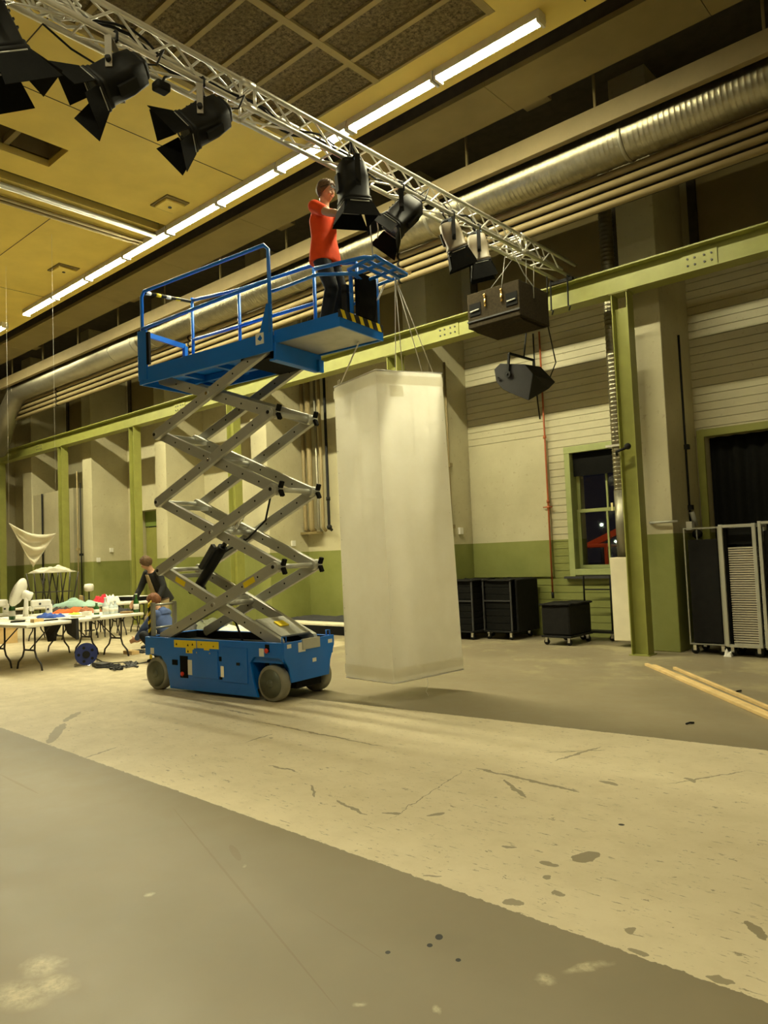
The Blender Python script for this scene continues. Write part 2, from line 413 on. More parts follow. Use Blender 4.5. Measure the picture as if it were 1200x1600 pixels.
for j in range(rows+1):
    MB().bb(CX0, CX1, CY0+P_*j-.032, CY0+P_*j+.032, ZC+.002, ZC+.05).build('ceiling_batten', STRIP, ceil)
for x in (CX0, (CX0+CX1)/2, CX1):
    MB().bb(x-.045, x+.045, CY0, CY1, ZC-.004, ZC+.05).build('ceiling_batten', STRIP, ceil)
MB().bb(CX0-.1, CX1+.1, CY0-.1, CY1+.1, ZC+.08, ZC+.12).build('ceiling_backing', DARKREC, ceil)
for x, y0, y1 in ((-8.6, -2, 7.1), (-15.3, 5.6, 7.1), (-3.2, 2, 7.1)):
    MB().bb(x-.006, x+.006, y0, y1, ZC-.004, ZC).build('ceiling_joint', DARKREC, ceil)
for y, x0, x1 in ((3.35, -9.5, -7.3), (5.35, -14.8, -11.7)):
    MB().bb(x0, x1, y-.006, y+.006, ZC-.004, ZC).build('ceiling_joint', DARKREC, ceil)
# soffit box between the two dark gaps, in panels
trim = tag(MB().bb(XL, XR, 7.56, 8.25, 7.2, 7.6).build('trim_1', DARKREC), kind='structure')
x = XR
while x > XL:
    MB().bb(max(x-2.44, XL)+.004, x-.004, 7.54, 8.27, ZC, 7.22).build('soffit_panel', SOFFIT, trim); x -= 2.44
tr2 = tag(MB().bb(XL, XR, 8.58, 8.68, 6.68, 6.94).build('trim_2', FASCIA, bevel=.008), kind='structure')
x = 2.0
while x > -26:
    MB().bb(x-.015, x+.015, 8.62, 8.65, 6.9, 8.3).build('hanger_rod', SOFFIT, tr2); x -= 1.95
for x in (-4.6, -9.6, -14.6, -19.6):
    MB().bb(x-.18, x+.18, 8.27, 8.60, 7.3, 7.42).build('hanger_plate', SOFFIT, tr2)

# window
win = tag(MB().bb(WX0-.1, WX1+.1, YB-.03, YB+.03, WZ1, WZ1+.11).bb(WX0-.1, WX0, YB-.025, YB+.03, WZ0-.12, WZ1).bb(WX1, WX1+.1, YB-.025, YB+.03, WZ0-.12, WZ1).bb(WX0, WX1, YB-.025, YB+.03, WZ0-.10, WZ0).build('window_1', PALEGREEN, bevel=.005), kind='structure')
MB().bb(WX0-.18, WX1+.14, YB-.09, YB+.03, WZ0-.155, WZ0-.12).build('window_sill', DGREY, win)
MB().bb(WX0-.02, WX0, YB+.03, YB+.3, WZ0, WZ1).bb(WX1, WX1+.02, YB+.03, YB+.3, WZ0, WZ1).bb(WX0, WX1, YB+.03, YB+.3, WZ0-.02, WZ0).bb(WX0, WX1, YB+.03, YB+.3, WZ1, WZ1+.02).build('window_reveal', PALEGREEN, win)
for nm, z0, z1, y in (('upper_sash', 2.05, WZ1, .19), ('lower_sash', WZ0, 2.11, .15)):
    f = MB(); a = YB+y
    f.bb(WX0, WX0+.055, a, a+.04, z0, z1).bb(WX1-.055, WX1, a, a+.04, z0, z1).bb(WX0+.055, WX1-.055, a, a+.04, z0, z0+.06).bb(WX0+.055, WX1-.055, a, a+.04, z1-.055, z1)
    f.bb(-5.345, -5.315, a+.002, a+.038, z0+.06, z1-.055)
    so = f.build(nm, PALEGREEN, win)
    for x0, x1 in ((WX0+.055, -5.345), (-5.315, WX1-.055)):
        MB().bb(x0, x1, a+.018, a+.022, z0+.06, z1-.055).build('pane', mat('window_glass', (.9, .92, .9), .03, trans=1.0, var=0.01, spec=.4), so)
MB().bb(WX0+.01, WX1-.01, YB+.08, YB+.09, 2.66, WZ1).build('roller_blind', BLACKM, win)
# wide dark door on the right
d1 = tag(MB().bb(DX0-.1, DX0, YB-.03, YB+.1, 0, DZ+.11).bb(DX0, DX1, YB-.03, YB+.1, DZ, DZ+.11).bb(DX1, DX1+.1, YB-.03, YB+.1, 0, DZ+.11).build('door_1', GREEN, bevel=.006), kind='structure')
def wavy(x0, x1, y, z0, z1, n, amp):
    return lambda u, v: (x0+(x1-x0)*u, y+amp*math.sin(u*n*2*PI)*(1-.3*v)+amp*.4*math.sin(u*n*5.1+2), z0+(z1-z0)*v)
MB().grid(wavy(DX0+.01, DX1-.01, YB+.2, .01, DZ, 14, .03), 160, 4).build('dark_curtain', BLACKM, d1, solid=.01)
# far green door in its deep reveal
d2 = tag(MB().bb(EX0, EX1, YB+.36, YB+.42, 0, 2.55).build('door_2', GREEN), kind='structure')
MB().bb(EX0, EX1, YB+.34, YB+.42, 2.58, EZ).build('transom_panel', mat('deep_green', (.16, .22, .04), .5, var=.05), d2)
MB().bb(EX0-.2, EX0, YB-.01, YB+.03, 0, EZ+.12).bb(EX0-.2, EX1+.2, YB-.01, YB+.03, EZ, EZ+.12).build('door_surround', CREAM, d2)
MB().tube((EX0+.12, YB+.36, 1.02), (EX0+.12, YB+.30, 1.02), .012).tube((EX0+.12, YB+.30, 1.02), (EX0+.24, YB+.30, 1.02), .01).build('door_handle', CHROME, d2)

# ---------------------------------------------------------------- fluorescent rows
def lamp_row(x0, n, y, z, L, rad, place, flush=False):
    em = bpy.data.materials.get('lit_diffuser_%d' % int(rad*10)) or bpy.data.materials.new('lit_diffuser_%d' % int(rad*10))
    em.use_nodes = True; nt = em.node_tree
    if not nt.nodes.get('Emission'):
        nt.nodes.clear(); e = nt.nodes.new('ShaderNodeEmission'); o_ = nt.nodes.new('ShaderNodeOutputMaterial')
        e.inputs[0].default_value = (*WARM, 1); e.inputs[1].default_value = rad; nt.links.new(e.outputs[0], o_.inputs[0])
    r0 = None
    for i in range(n):
        if r0 is None:
            r_ = empty('fluorescent_lamp', (x0, y, z))
            MB().bb(-L/2+.01, L/2-.01, -.07, .07, .02, ZC-z).bb(-L/2+.01, L/2-.01, -.078, -.068, .010, .06).bb(-L/2+.01, L/2-.01, .068, .078, .010, .06).build('housing', WHITE, r_)
            if flush: MB().bb(-L/2+.035, L/2-.035, -.06, .06, .012, .018).build('diffuser', em, r_)
            else: MB().prism([(.065, .018), (.065, .012), (.05, .006), (.025, .002), (-.025, .002), (-.05, .006), (-.065, .012), (-.065, .018)], -L/2+.035, L/2-.035, 'x').build('diffuser', em, r_)
            for s_ in (-1, 1): MB().bb(s_*(L/2-.03)-.015, s_*(L/2-.03)+.015, -.074, .074, -.026, .05).build('end_cap', WHITE, r_)
            r0 = r_
        else: r_ = copy_tree(r0)
        r_.location = (x0-L*i, y, z); place(r_, i)
def p1(o, i): tag(o, 'glowing fluorescent ceiling lamp, %s from the upper right end of the long lit row' % ORD[i], 'lamp', 'fluorescent lamps in the row over the lift')
lamp_row(-3.59-.71, 9, 6.9, 7.04, 1.42, TUBE, p1)
def p2(o, i): tag(o, 'glowing fluorescent lamp of the farther row that starts at the left picture edge' if i == 0 else 'fluorescent ceiling lamp in the farther row, %s after the one at the left picture edge' % ORD[i-1], 'lamp', 'fluorescent lamps of the farther row')
lamp_row(-17.45-.71, 3, 6.9, 7.04, 1.42, TUBE, p2)
def p3(o, i): tag(o, 'fluorescent ceiling lamp in the row over the photographer, %s from its right end' % ORD[i], 'lamp', 'fluorescent lamps over the photographer')
lamp_row(4.2, 8, 0.3, 7.04, 1.42, TUBE2, p3, True)

# ---------------------------------------------------------------- crane rail and columns
cr_ = empty('crane_beam', (-12, 9.85, 4.97), label='long green steel I-beam carrying the crane rail along the wall', cat='steel beam')
BZ0, BZ1 = 4.96, 5.31
MB().bb(-28.5, 4.4, 9.72, 9.98, BZ0, BZ0+.02).build('bottom_flange', GREEN, cr_, world=True)
MB().bb(-28.5, 4.4, 9.72, 9.98, BZ1-.02, BZ1).build('top_flange', GREEN, cr_, world=True)
MB().bb(-28.5, 4.4, 9.844, 9.856, BZ0+.02, BZ1-.02).build('web', GREEN, cr_, world=True)
for x in (-7.15, -15.0, -22.5, -3.1):
    sp = MB().bb(x-.22, x+.22, 9.832, 9.844, BZ0+.06, BZ1-.06).build('splice_plate', GREEN, cr_, world=True)
    for dx in (-.15, -.06, .06, .15):
        for z in (5.08, 5.17): MB().tube((x+dx, 9.82, z), (x+dx, 9.832, z), .014, 6).build('bolt', DGREY, sp, world=True)
colx = [-4.17, -8.32, -12.98, -17.05, -21.0, -25.4]
col0 = None
for i, x in enumerate(colx):
    if col0 is None:
        o = empty('steel_column', (x, 9.85, 0))
        MB().bb(-.115, -.10, -.10, .10, .012, BZ0-.012).build('flange', GREEN, o)
        MB().bb(.10, .115, -.10, .10, .012, BZ0-.012).build('flange', GREEN, o)
        MB().bb(-.10, .10, -.006, .006, .012, BZ0-.2).build('web', GREEN, o)
        MB().bb(-.14, .14, -.13, .13, 0, .012).build('base_plate', GREEN, o)
        MB().bb(-.14, .14, -.12, .12, BZ0-.012, BZ0).build('cap_plate', GREEN, o)
        col0 = o
    else: o = copy_tree(col0)
    o.location = (x, 9.85, 0)
    tag(o, ['green steel column beside the white duct guard, nearest on the right', 'green steel column behind the hanging white fabric tower', 'green steel column seen through the scissor arms of the lift',
            'green steel column in front of the far green door', 'green steel column right of the pale lobby box', 'green steel column at the far left edge'][i], 'column', 'green columns under the crane beam')
hk = tag(MB().path([(-4.32, 9.74, 2.72), (-4.30, 9.68, 2.76), (-4.17, 9.70, 2.80)], .02, 6).ball((-4.15, 9.71, 2.82), .045).build('wall_hook', BLACK), 'small black hook on the nearest green column', 'hook')

# ---------------------------------------------------------------- ducts and pipes along the wall
dY, dZ, dR = 9.05, 6.64, .28
du = empty('ventilation_duct', (-8, dY, dZ), label='large galvanised spiral ventilation duct running along under the ceiling', cat='duct')
pts = []; rr = []; x = 4.8
while x > -15.2:
    pts += [(x, dY, dZ), (x-.010, dY, dZ), (x-.020, dY, dZ), (x-.060, dY, dZ)]; rr += [dR, dR+.004, dR, dR]; x -= .065
MB().path(pts, rr, 26).build('spiral_section', GALV, du, world=True)
MB().path([(-15.15, dY, dZ), (-21.6, dY, dZ), (-21.9, dY, dZ-.03), (-22.2, dY, dZ-.15), (-22.7, dY, dZ-.5), (-23.9, dY+.1, dZ-1.5)], [dR+.005]*6, 26).build('smooth_section', SMOOTHGALV, du, world=True)
for x in (-.5, -3.6, -6.7, -9.8, -12.9, -14.6, -15.3, -16.3, -21.8):
    MB().path([(x, dY, dZ), (x-.01, dY, dZ), (x-.05, dY, dZ), (x-.06, dY, dZ)], [dR, dR+.014, dR+.014, dR], 26).build('joint_ring', SMOOTHGALV, du, world=True)
tag(MB().bb(-29.5, 4.8, 9.285, 9.295, 5.93, 6.43).build('pipe_light_blocker', DARKREC), 'added dark plate blocking light behind the four cream pipes', 'light blocker')  # added plate, stops lamp light slipping between the pipes onto the pier
pp = None
for i, z in enumerate((6.345, 6.215, 6.085, 5.955)):
    if pp is None:
        pp = empty('ceiling_pipe', (0, 9.22, z)); MB().tube((-29.5, 0, 0), (4.8, 0, 0), .047, 14).build('pipe_run', PIPEC, pp)
        for x in (-1.5, -7.6, -13.6, -19.9, -24.4): MB().tube((x-.02, 0, 0), (x+.02, 0, 0), .058, 12).build('pipe_clamp', BLACK, pp)
        o = pp
    else: o = copy_tree(pp)
    o.location = (0, 9.22, z)
    tag(o, 'cream painted pipe under the big duct, ' + ['topmost of four', 'second from the top of four', 'third from the top of four', 'lowest of four'][i], 'pipe', 'cream pipes under the big duct')
for i, (x, r_, z, m) in enumerate(((-11.02, .045, 7.09, GREYP), (-11.42, .028, 7.10, SOFFIT), (-11.54, .028, 7.10, SOFFIT))):
    o = MB().tube((x, -7.9, z), (x, 7.0, z), r_, 10).build('ceiling_rail' if i == 0 else 'ceiling_conduit', m)
    tag(o, ['bright metal rail on the ceiling beside the black slot', 'thin brown conduit on the ceiling, nearer the black slot', 'thin brown conduit on the ceiling, farther from the black slot'][i], 'rail' if i == 0 else 'conduit')
for i, (x, y) in enumerate(((-9.96, 6.45), (-13.59, 6.45))):
    o = empty('ceiling_grille', (x, y, ZC), label='square ceiling vent plate ' + ('nearer the stage lamps' if i == 0 else 'near the left end of the lit row'), cat='vent', group='square ceiling vent plates')
    MB().bb(-.24, .24, -.2, .2, -.02, 0).build('surround', SOFFIT, o); MB().bb(-.17, .17, -.17, .17, -.06, -.02).build('plate', CEIL, o, bevel=.01); MB().tube((0, 0, -.07), (0, 0, -.06), .03).build('nozzle', BLACK, o)
o = tag(MB().lathe([(.02, ZC-.09), (.06, ZC-.08), (.075, ZC-.03), (.075, ZC)], 14, (-10.35, 3.95, 0)).build('smoke_detector', WHITE), 'small round detector on the ceiling at the left edge', 'detector')

vx, vy = -4.68, 10.62
vd = empty('vertical_duct', (vx, vy, 1.3), label='slim galvanised spiral duct running down the wall beside the window', cat='duct')
pts = []; rr = []; z = 7.4
while z > 2.25:
    pts += [(vx, vy, z), (vx, vy, z-.01), (vx, vy, z-.02), (vx, vy, z-.06)]; rr += [.098, .105, .098, .098]; z -= .065
MB().path(pts, rr, 20).build('spiral_section', GALV, vd, world=True)
MB().tube((vx, vy, 2.3), (vx, vy, 1.28), .107, 20).build('smooth_section', SMOOTHGALV, vd, world=True)
MB().bb(vx-.15, vx+.14, vy-.125, vy-.11, 2.95, 2.98).bb(vx-.15, vx-.135, vy-.12, vy+.2, 2.95, 2.98).bb(vx+.125, vx+.14, vy-.12, vy+.2, 2.95, 2.98).build('pipe_bracket', WHITE, vd, world=True)
MB().bb(vx-.12, vx-.09, vy-.118, vy-.107, 2.0, 2.12).build('yellow_tag', mat('pale_yellow', (.8, .72, .35), .6), vd, world=True)
g = MB().bb(vx-.17, vx+.16, vy-.16, vy-.145, .09, 1.31).bb(vx-.17, vx-.155, vy-.145, vy+.15, .09, 1.31).bb(vx+.145, vx+.16, vy-.145, vy+.15, .09, 1.31)
tag(g.build('duct_guard', mat('cream_panel', (.72, .66, .48), .5, var=.04), bevel=.01), 'cream sheet guard around the foot of the slim spiral duct', 'guard')
MB  # trunking behind
tag(MB().bb(-4.52, -4.45, 11.2, 11.345, 1.3, 5.0).build('cable_trunking', CREAM), 'narrow upright trunking behind the slim spiral duct', 'trunking')
o = empty('red_pipe', (-6.27, 11.28, .74), label='thin rust red pipe running down the boarded wall left of the window', cat='pipe')
MB().path([(-6.27, 11.28, 5.2), (-6.27, 11.28, 2.3), (-6.27, 11.27, .74)], .016, 8).build('pipe_run', COPPER, o, world=True)
for z in (3.4, 2.3, 2.2): MB().tube((-6.27, 11.28, z), (-6.27, 11.28, z-.05), .028).build('pipe_joint', COPPER, o, world=True)
MB().tube((-6.37, 11.28, 2.18), (-6.2, 11.28, 2.18), .01).build('valve_lever', COPPER, o, world=True)
MB().tube((-6.27, 11.27, .74), (-6.27, 11.27, .64), .024, 8).build('pipe_end', BLACK, o, world=True)
tag(MB().path([(-6.4, 11.3, 5.2), (-6.4, 11.3, 4.4), (-6.38, 11.3, 4.0), (-6.36, 11.31, 3.7)], .012, 6).build('black_cable', BLACK), 'thin black cable hanging beside the rust red pipe', 'cable')
# pipe bundle in the bay left of the tower
for i, (px, r_, m) in enumerate(((461, .042, 0), (469, .042, 0), (477, .042, 0), (486.5, .062, 0), (497.5, .03, 1), (504.5, .036, 0), (513.5, .032, 1))):
    X = at_y(px, 800, 11.22).x; blk = i in (6,)
    o = empty('wall_pipe', (X, 11.22, 2.1))
    if i == 4: X += .0
    MB().path([(X, 11.22, 7.3), (X, 11.22, 2.2), (X, 11.22, 2.12), (X, 11.3, 2.06)], r_, 12).build('pipe_run', BLACK if blk else PIPEC if i != 4 else SMOOTHGALV, o, world=True)
    if blk: MB().ball((X+.08, 11.15, 2.12), .06).build('pipe_valve', BLACK, o, world=True); MB().tube((X, 11.22, 2.7), (X, 11.22, 2.78), .045).build('pipe_joint', BLACK, o, world=True)
    tag(o, 'black upright pipe at the right of the wall pipe bundle' if blk else 'upright wall pipe, %s from the left in the bundle behind the lift' % ORD[i], 'pipe', 'upright pipes on the wall behind the lift')
tag(MB().bb(-12.75, -11.85, 11.14, 11.34, 2.0, 2.05).build('pipe_tray', SOFFIT), 'narrow brown bracket under the upright pipe bundle', 'bracket')
# conduits on and beside the far piers
for i, (px, Y, z0, z1, m, lab) in enumerate(((66, 10.24, .9, 3.8, BLACK, 'black upright conduit on the pale lobby box'), (121, 10.0, .3, 4.2, PIPEC, 'cream upright conduit beside the column right of the lobby box'), (126, 10.18, .3, 3.9, BLACK, 'thin dark conduit on the pier right of the lobby box'),
        (1063, 10.9, 1.75, 4.5, BLACK, 'black cable running down the side of the nearest pier'), (706, 10.7, 1.7, 4.9, PIPEC, 'cream cable duct down the pier behind the tower'))):
    X = at_y(px, 800, Y).x
    if i == 3: X = -3.80
    if i == 4: X = -7.885
    o = empty('wall_conduit', (X, Y, z0), label=lab, cat='conduit')
    MB().path([(X, Y, z1), (X, Y, (z0+z1)/2), (X, Y, z0)], .018 if i in (1, 2, 3, 4) else .028, 8).build('conduit_run', m, o, world=True)
    for z in ((z0+z1)/2-.3, z0+.2): MB().bb(X-.05, X+.05, Y-.04, Y+.04, z, z+.07).build('junction_box', m, o, world=True)
o = empty('socket_box', (-3.78, 10.8, 1.75), label='white and grey plug sockets on the side of the nearest pier', cat='socket')
MB().bb(-3.80, -3.72, 10.72, 10.84, 1.66, 1.78).build('socket_body', WHITE, o, world=True); MB().ball((-3.70, 10.86, 1.60), .07).build('black_plug', BLACK, o, world=True); MB().tube((-3.76, 10.86, 1.92), (-3.72, 10.9, 1.72), .035).build('grey_plug', GREYP, o, world=True)
tag(MB().tube((-4.1, 10.2, 1.78), (-3.72, 10.2, 1.78), .016).bb(-4.12, -4.08, 10.2, 10.26, 1.76, 1.80).build('wall_bracket', GREYP), 'small grey rod bracket on the front of the nearest pier', 'bracket')
for i, (px, py, X, Y, lab) in enumerate(((712, 830, -7.88, 10.95, 'small white switch on the pier behind the tower'), (443, 850, -12.36, 10.9, 'small white switch on the pier behind the lift'), (166, 860, -20.10, 10.8, 'small white switch box on the far pier left of the green door'), (150, 875, -20.1, 10.4, 'lower small white box on the far pier left of the green door'))):
    p = at_y(px, py, Y); tag(MB().bb(X-.02, X+.03, Y-.05, Y+.05, p.z-.06, p.z+.06).build('wall_switch', WHITE, bevel=.005), lab, 'switch', 'small white boxes on the piers')
# outside the window
ex = empty('parked_excavator', (-6.6, 14.2, 0), label='red machine cab with a raised arm standing outside the dark window', cat='vehicle')
R_ = mat('outdoor_red', (.7, .08, .02), .5, var=.05)
MB().bb(-7.35, -6.5, 14.0, 14.06, 1.45, 1.53).bb(-7.35, -7.27, 14.0, 14.06, .7, 1.5).bb(-6.6, -6.52, 14.0, 14.06, .7, 1.5).bb(-7.35, -6.5, 14.0, 14.9, .3, .75).bb(-7.35, -7.29, 14.06, 14.9, 1.45, 1.5).bb(-6.58, -6.52, 14.06, 14.9, 1.45, 1.5).build('cab_frame', R_, ex, world=True, bevel=.02)
MB().bar((-7.0, 14.2, 1.5), (-5.9, 14.2, 1.95), .12, .12).build('raised_arm', R_, ex, world=True)
for x in (-7.2, -6.2): MB().lathe([(.05, -.12), (.3, -.12), (.32, 0), (.3, .12), (.05, .12)], 16, (x, 14.4, .32), Matrix.Rotation(PI/2, 3, 'X')).build('wheel', RUBBER, ex, world=True)
MB().bb(-7.5, -6.0, 14.1, 14.8, .3, .4).build('chassis', BLACK, ex, world=True)
MB().bb(-7.25, -7.2, 13.97, 14.0, .78, .83).bb(-6.75, -6.7, 13.97, 14.0, .78, .83).build('headlight', mat('headlight_glow', (1, 1, 1), emit=(1, .8, .5), es=8), ex, world=True)
l_ = MB().bb(-7.4, -5.7, 11.80, 11.9, 3.3, 3.36).build('yard_lamp', mat('yard_lamp_glow', (1, 1, 1), emit=(1, .75, .4), es=22)); tag(l_, 'yard lamp outside above the window', 'lamp')
for i, (px, py) in enumerate(((940, 820), (938, 851), (952, 869), (962, 846))):
    p = at_y(px, py, 40); o = empty('street_lamp', (p.x, 40, 0), label='distant street lamp seen through the dark window, ' + ['highest', 'bright greenish one in the middle', 'lowest', 'rightmost'][i], cat='lamp', group='distant street lamps')
    MB().tube((p.x, 40.1, 0), (p.x, 40.1, p.z), .05, 8).build('lamp_pole', BLACK, o, world=True); MB().ball((p.x, 40, p.z), .06 if i < 2 else .045, 10, 6).build('lamp_head', mat('street_glow', (1, 1, 1), emit=(.85, 1, .7), es=14), o, world=True)
tag(MB().bb(-40, 10, YB+.5, 60, -.12, -.02).build('trim_3', mat('night_asphalt', (.05, .05, .05), .9)), kind='structure')

# ================================================================= SCISSOR LIFT  (local: x = length, y = width, z = up)
LY = 0.107115; LO = Vector((-7.19, 5.35, 0))
def L2W(u, v, z):
    return Vector((LO.x+u*math.cos(LY)-v*math.sin(LY), LO.y+u*math.sin(LY)+v*math.cos(LY), z))
lift = empty('scissor_lift', LO, LY, label='blue scissor lift with raised grey scissor arms and railed platform', cat='lift')
# chassis: two side skirts with wheel cut outs, deck and end plates
ch = MB()
prof = [(-1.09, .62), (-1.09, .40), (-1.04, .40), (-.98, .42), (-.80, .40), (-.70, .30), (-.655, .12), (-.64, .035), (.80, .035), (.74, .20), (.70, .40), (.76, .46), (1.12, .46), (1.18, .42), (1.18, .62)]
for v in (-.405, .375): ch.prism(prof, v, v+.03, 'y')
ch.bb(-1.06, 1.15, -.375, .375, .40, .46); ch.bb(-.66, .70, -.375, .375, .10, .40)
ch.bb(-1.09, -1.06, -.375, .375, .40, .62)
ch.build('chassis', BLUE, lift, bevel=.006)
MB().prism([(-.405, .62), (.405, .62), (.405, .52), (.33, .36), (.30, .20), (-.30, .20), (-.33, .36), (-.405, .46)], 1.18, 1.20, 'x').build('end_plate', BLUE, lift)
MB().bb(1.19, 1.215, -.13, .15, .52, .63).build('pivot_shield', GREYP, lift)
MB().bb(-1.05, 1.12, -.37, .37, .47, .53).bb(-1.05, 1.12, .355, .372, .53, .612).bb(-1.055, -1.045, -.37, .37, .53, .612).build('battery_tray', BLACKM, lift)
MB().bb(.72, 1.17, -.2, .2, .12, .4).build('drive_housing', BLACKM, lift)
for v in (-.335, .335):
    for u in (-.88, .98):
        Rm = Matrix.Rotation(PI/2, 3, 'X'); s = 1 if v < 0 else -1
        wv = v*(1.0 if u > 0 else 1.06)
        w_ = MB().lathe([(.14, -.055), (.178, -.06), (.19, -.045), (.19, .045), (.178, .06), (.14, .055)], 28, (u, wv, .19), Rm).build('wheel', RUBBER, lift)
        MB().lathe([(.02, .0), (.145, .0), (.15, .012), (.15, .02), (.02, .02)], 24, (u, wv-s*.045, .19), Matrix.Rotation(PI/2*s, 3, 'X')).lathe([(.005, 0), (.045, 0), (.04, .03), (.005, .03)], 14, (u, wv-s*.05, .19), Matrix.Rotation(PI/2*s, 3, 'X')).build('wheel_disc', HUB, w_)
        if u > 0:
            MB().bb(u-.14, u+.14, wv+s*.07, wv+s*.11, .16, .42).bb(u-.15, u+.16, wv-.01*s, wv+s*.1, .395, .415).build('steering_yoke', BLUE, lift, bevel=.01)
# side doors, controls, stickers on the near skirt (v = -.405)
def plate(nm, m, u0, u1, z0, z1, t=.006, par=None, bev=0): return MB().bb(u0, u1, -.405-t, -.4045, z0, z1).build(nm, m, par or lift, bevel=bev)
door1 = plate('battery_door', BLUE, -.22, .20, .19, .50, .008, bev=.003)
for u in (-.14, .08): MB().tube((u, -.414, .47), (u, -.422, .47), .008).build('latch', CHROME, door1)
door2 = plate('pump_door', BLUE, .27, .66, .17, .55, .008, bev=.003); MB().bb(.5, .55, -.42, -.412, .36, .39).build('latch', BLACK, door2)
panel = plate('control_recess', BLACKM, -.45, -.31, .17, .42, .002)
MB().lathe([(.022, 0), (.028, .012), (.024, .02)], 14, (-.40, -.407, .215), Matrix.Rotation(PI/2, 3, 'X')).build('stop_button', RED, panel)
MB().bb(-.31, -.24, -.409, -.405, .21, .38).build('rating_label', LABELW, panel)
plate('socket_cover', BLACKM, -.58, -.49, .31, .37, .01); plate('vent_slot', BLACKM, .215, .255, .39, .44, .004); plate('vent_slot', BLACKM, .215, .26, .19, .22, .004)
plate('tap_cluster', CHROME, .25, .30, .22, .34, .014)
def sticker(u0, u1, z0, z1, m=YELLOW): return plate('warning_sticker' if m is YELLOW else 'white_sticker', m, u0, u1, z0, z1, .003)
def sticker_mark(par, cs, r=.014):
    b_ = MB()
    for (u, z) in cs: b_.add([(u-r, -.4105, z-r), (u+r, -.4105, z-r), (u, -.4105, z+r), (u-r, -.409, z-r), (u+r, -.409, z-r), (u, -.409, z+r)], [(0, 1, 2), (3, 5, 4), (0, 3, 4, 1), (1, 4, 5, 2), (2, 5, 3, 0)])
    return b_.build('pictogram', BLACKM, par)
s_ = sticker(-.545, -.16, .515, .60); sticker_mark(s_, [(-.50, .555), (-.30, .55), (-.22, .56)])
s_ = sticker(-.34, -.20, .455, .514); sticker_mark(s_, [(-.30, .48)])
s_ = sticker(-.145, .215, .52, .60); sticker_mark(s_, [(-.07, .565), (.13, .55)], .009)
s_ = sticker(-.03, .06, .46, .519); sticker_mark(s_, [(.015, .49)], .009)
sticker(-.985, -.92, .42, .49, LABELW); sticker(.84, .91, .47, .555, LABELW)
plate('stop_recess', BLACKM, .93, .99, .52, .60, .004); MB().lathe([(.02, 0), (.028, .015), (.02, .022)], 14, (.96, -.409, .535), Matrix.Rotation(PI/2, 3, 'X')).build('stop_button', RED, lift)
MB().bb(-1.0, -.96, -.412, -.405, .36, .41).build('tie_down_tag', YELLOW, lift)
e = lambda nm, m, v0, v1, z0, z1: MB().bb(1.2, 1.205, v0, v1, z0, z1).build(nm, m, lift)
e('white_sticker', LABELW, -.19, -.08, .50, .60); e('white_sticker', LABELW, -.36, -.30, .56, .60); e('white_sticker', LABELW, .03, .09, .37, .41); e('white_sticker', LABELW, .30, .37, .54, .58)
for v in (-.37, .34):
    MB().path([(1.17, v-.03, .62), (1.17, v-.03, .68), (1.17, v+.03, .68), (1.17, v+.03, .62)], .008, 6).build('lifting_eye', BLUE, lift)
# entry steps at the left end
st = empty('x', (0, 0, 0)); bpy.data.objects.remove(st)
for v in (-.30, .02): MB().bar((-1.06, v, .62), (-1.06, v, 1.02), .045, .04).build('ladder_post', GREYP, lift)
for z in (.71, .99): MB().tube((-1.06, -.30, z), (-1.06, .03, z), .014).build('ladder_rung', GREYP, lift)
hz = MB().bb(-1.10, -1.085, -.345, -.30, .62, 1.0).build('hazard_strip', mat('hazard_black', (.02, .02, .02), .6, var=.05), lift)
y_ = MB()
for k in range(4):
    z = .66+.1*k; y_.add([(-1.104, -.3455, z), (-1.104, -.2995, z+.05), (-1.104, -.2995, z+.09), (-1.104, -.3455, z+.04)]+[(-1.0835, -.3455, z), (-1.0835, -.2995, z+.05), (-1.0835, -.2995, z+.09), (-1.0835, -.3455, z+.04)], [(0, 1, 2, 3), (7, 6, 5, 4), (0, 4, 5, 1), (1, 5, 6, 2), (2, 6, 7, 3), (3, 7, 4, 0)])
y_.build('hazard_stripe', YELLOW, lift)

# scissor arms
UL, UR = -.86, 1.05; ZJ = [.60, 1.41, 2.235, 3.06, 3.77]
def arm(p, q, v, nm='scissor_arm', ext=.055):
    d = Vector((q[0]-p[0], 0, q[1]-p[1])); L = d.length; d.normalize(); n = Vector((-d.z, 0, d.x)); hh = .066; pts = []
    P0 = Vector((p[0], 0, p[1])); P1 = Vector((q[0], 0, q[1]))
    for a in range(-2, 3): t = a/2*1.15; pts.append(P1+d*math.cos(t)*ext+n*math.sin(t)*hh*.98)
    for a in range(-2, 3): t = a/2*1.15; pts.append(P0-d*math.cos(t)*ext-n*math.sin(t)*hh*.98)
    o = MB().prism([(a.x, a.z) for a in pts], v-.028, v+.028, 'y').build(nm, GREYP, lift, bevel=.006)
    h = MB(); s = 1 if v > 0 else -1
    vo = v-.0285 if v < 0 else v-.0285
    for t in (.15, .28, .41, .61, .74, .87):
        c_ = P0+(P1-P0)*t; h.tube((c_.x, vo-.001, c_.z), (c_.x, vo+.004, c_.z), .011, 8)
    h.build('bolt_hole', BLACKM, o)
    return o
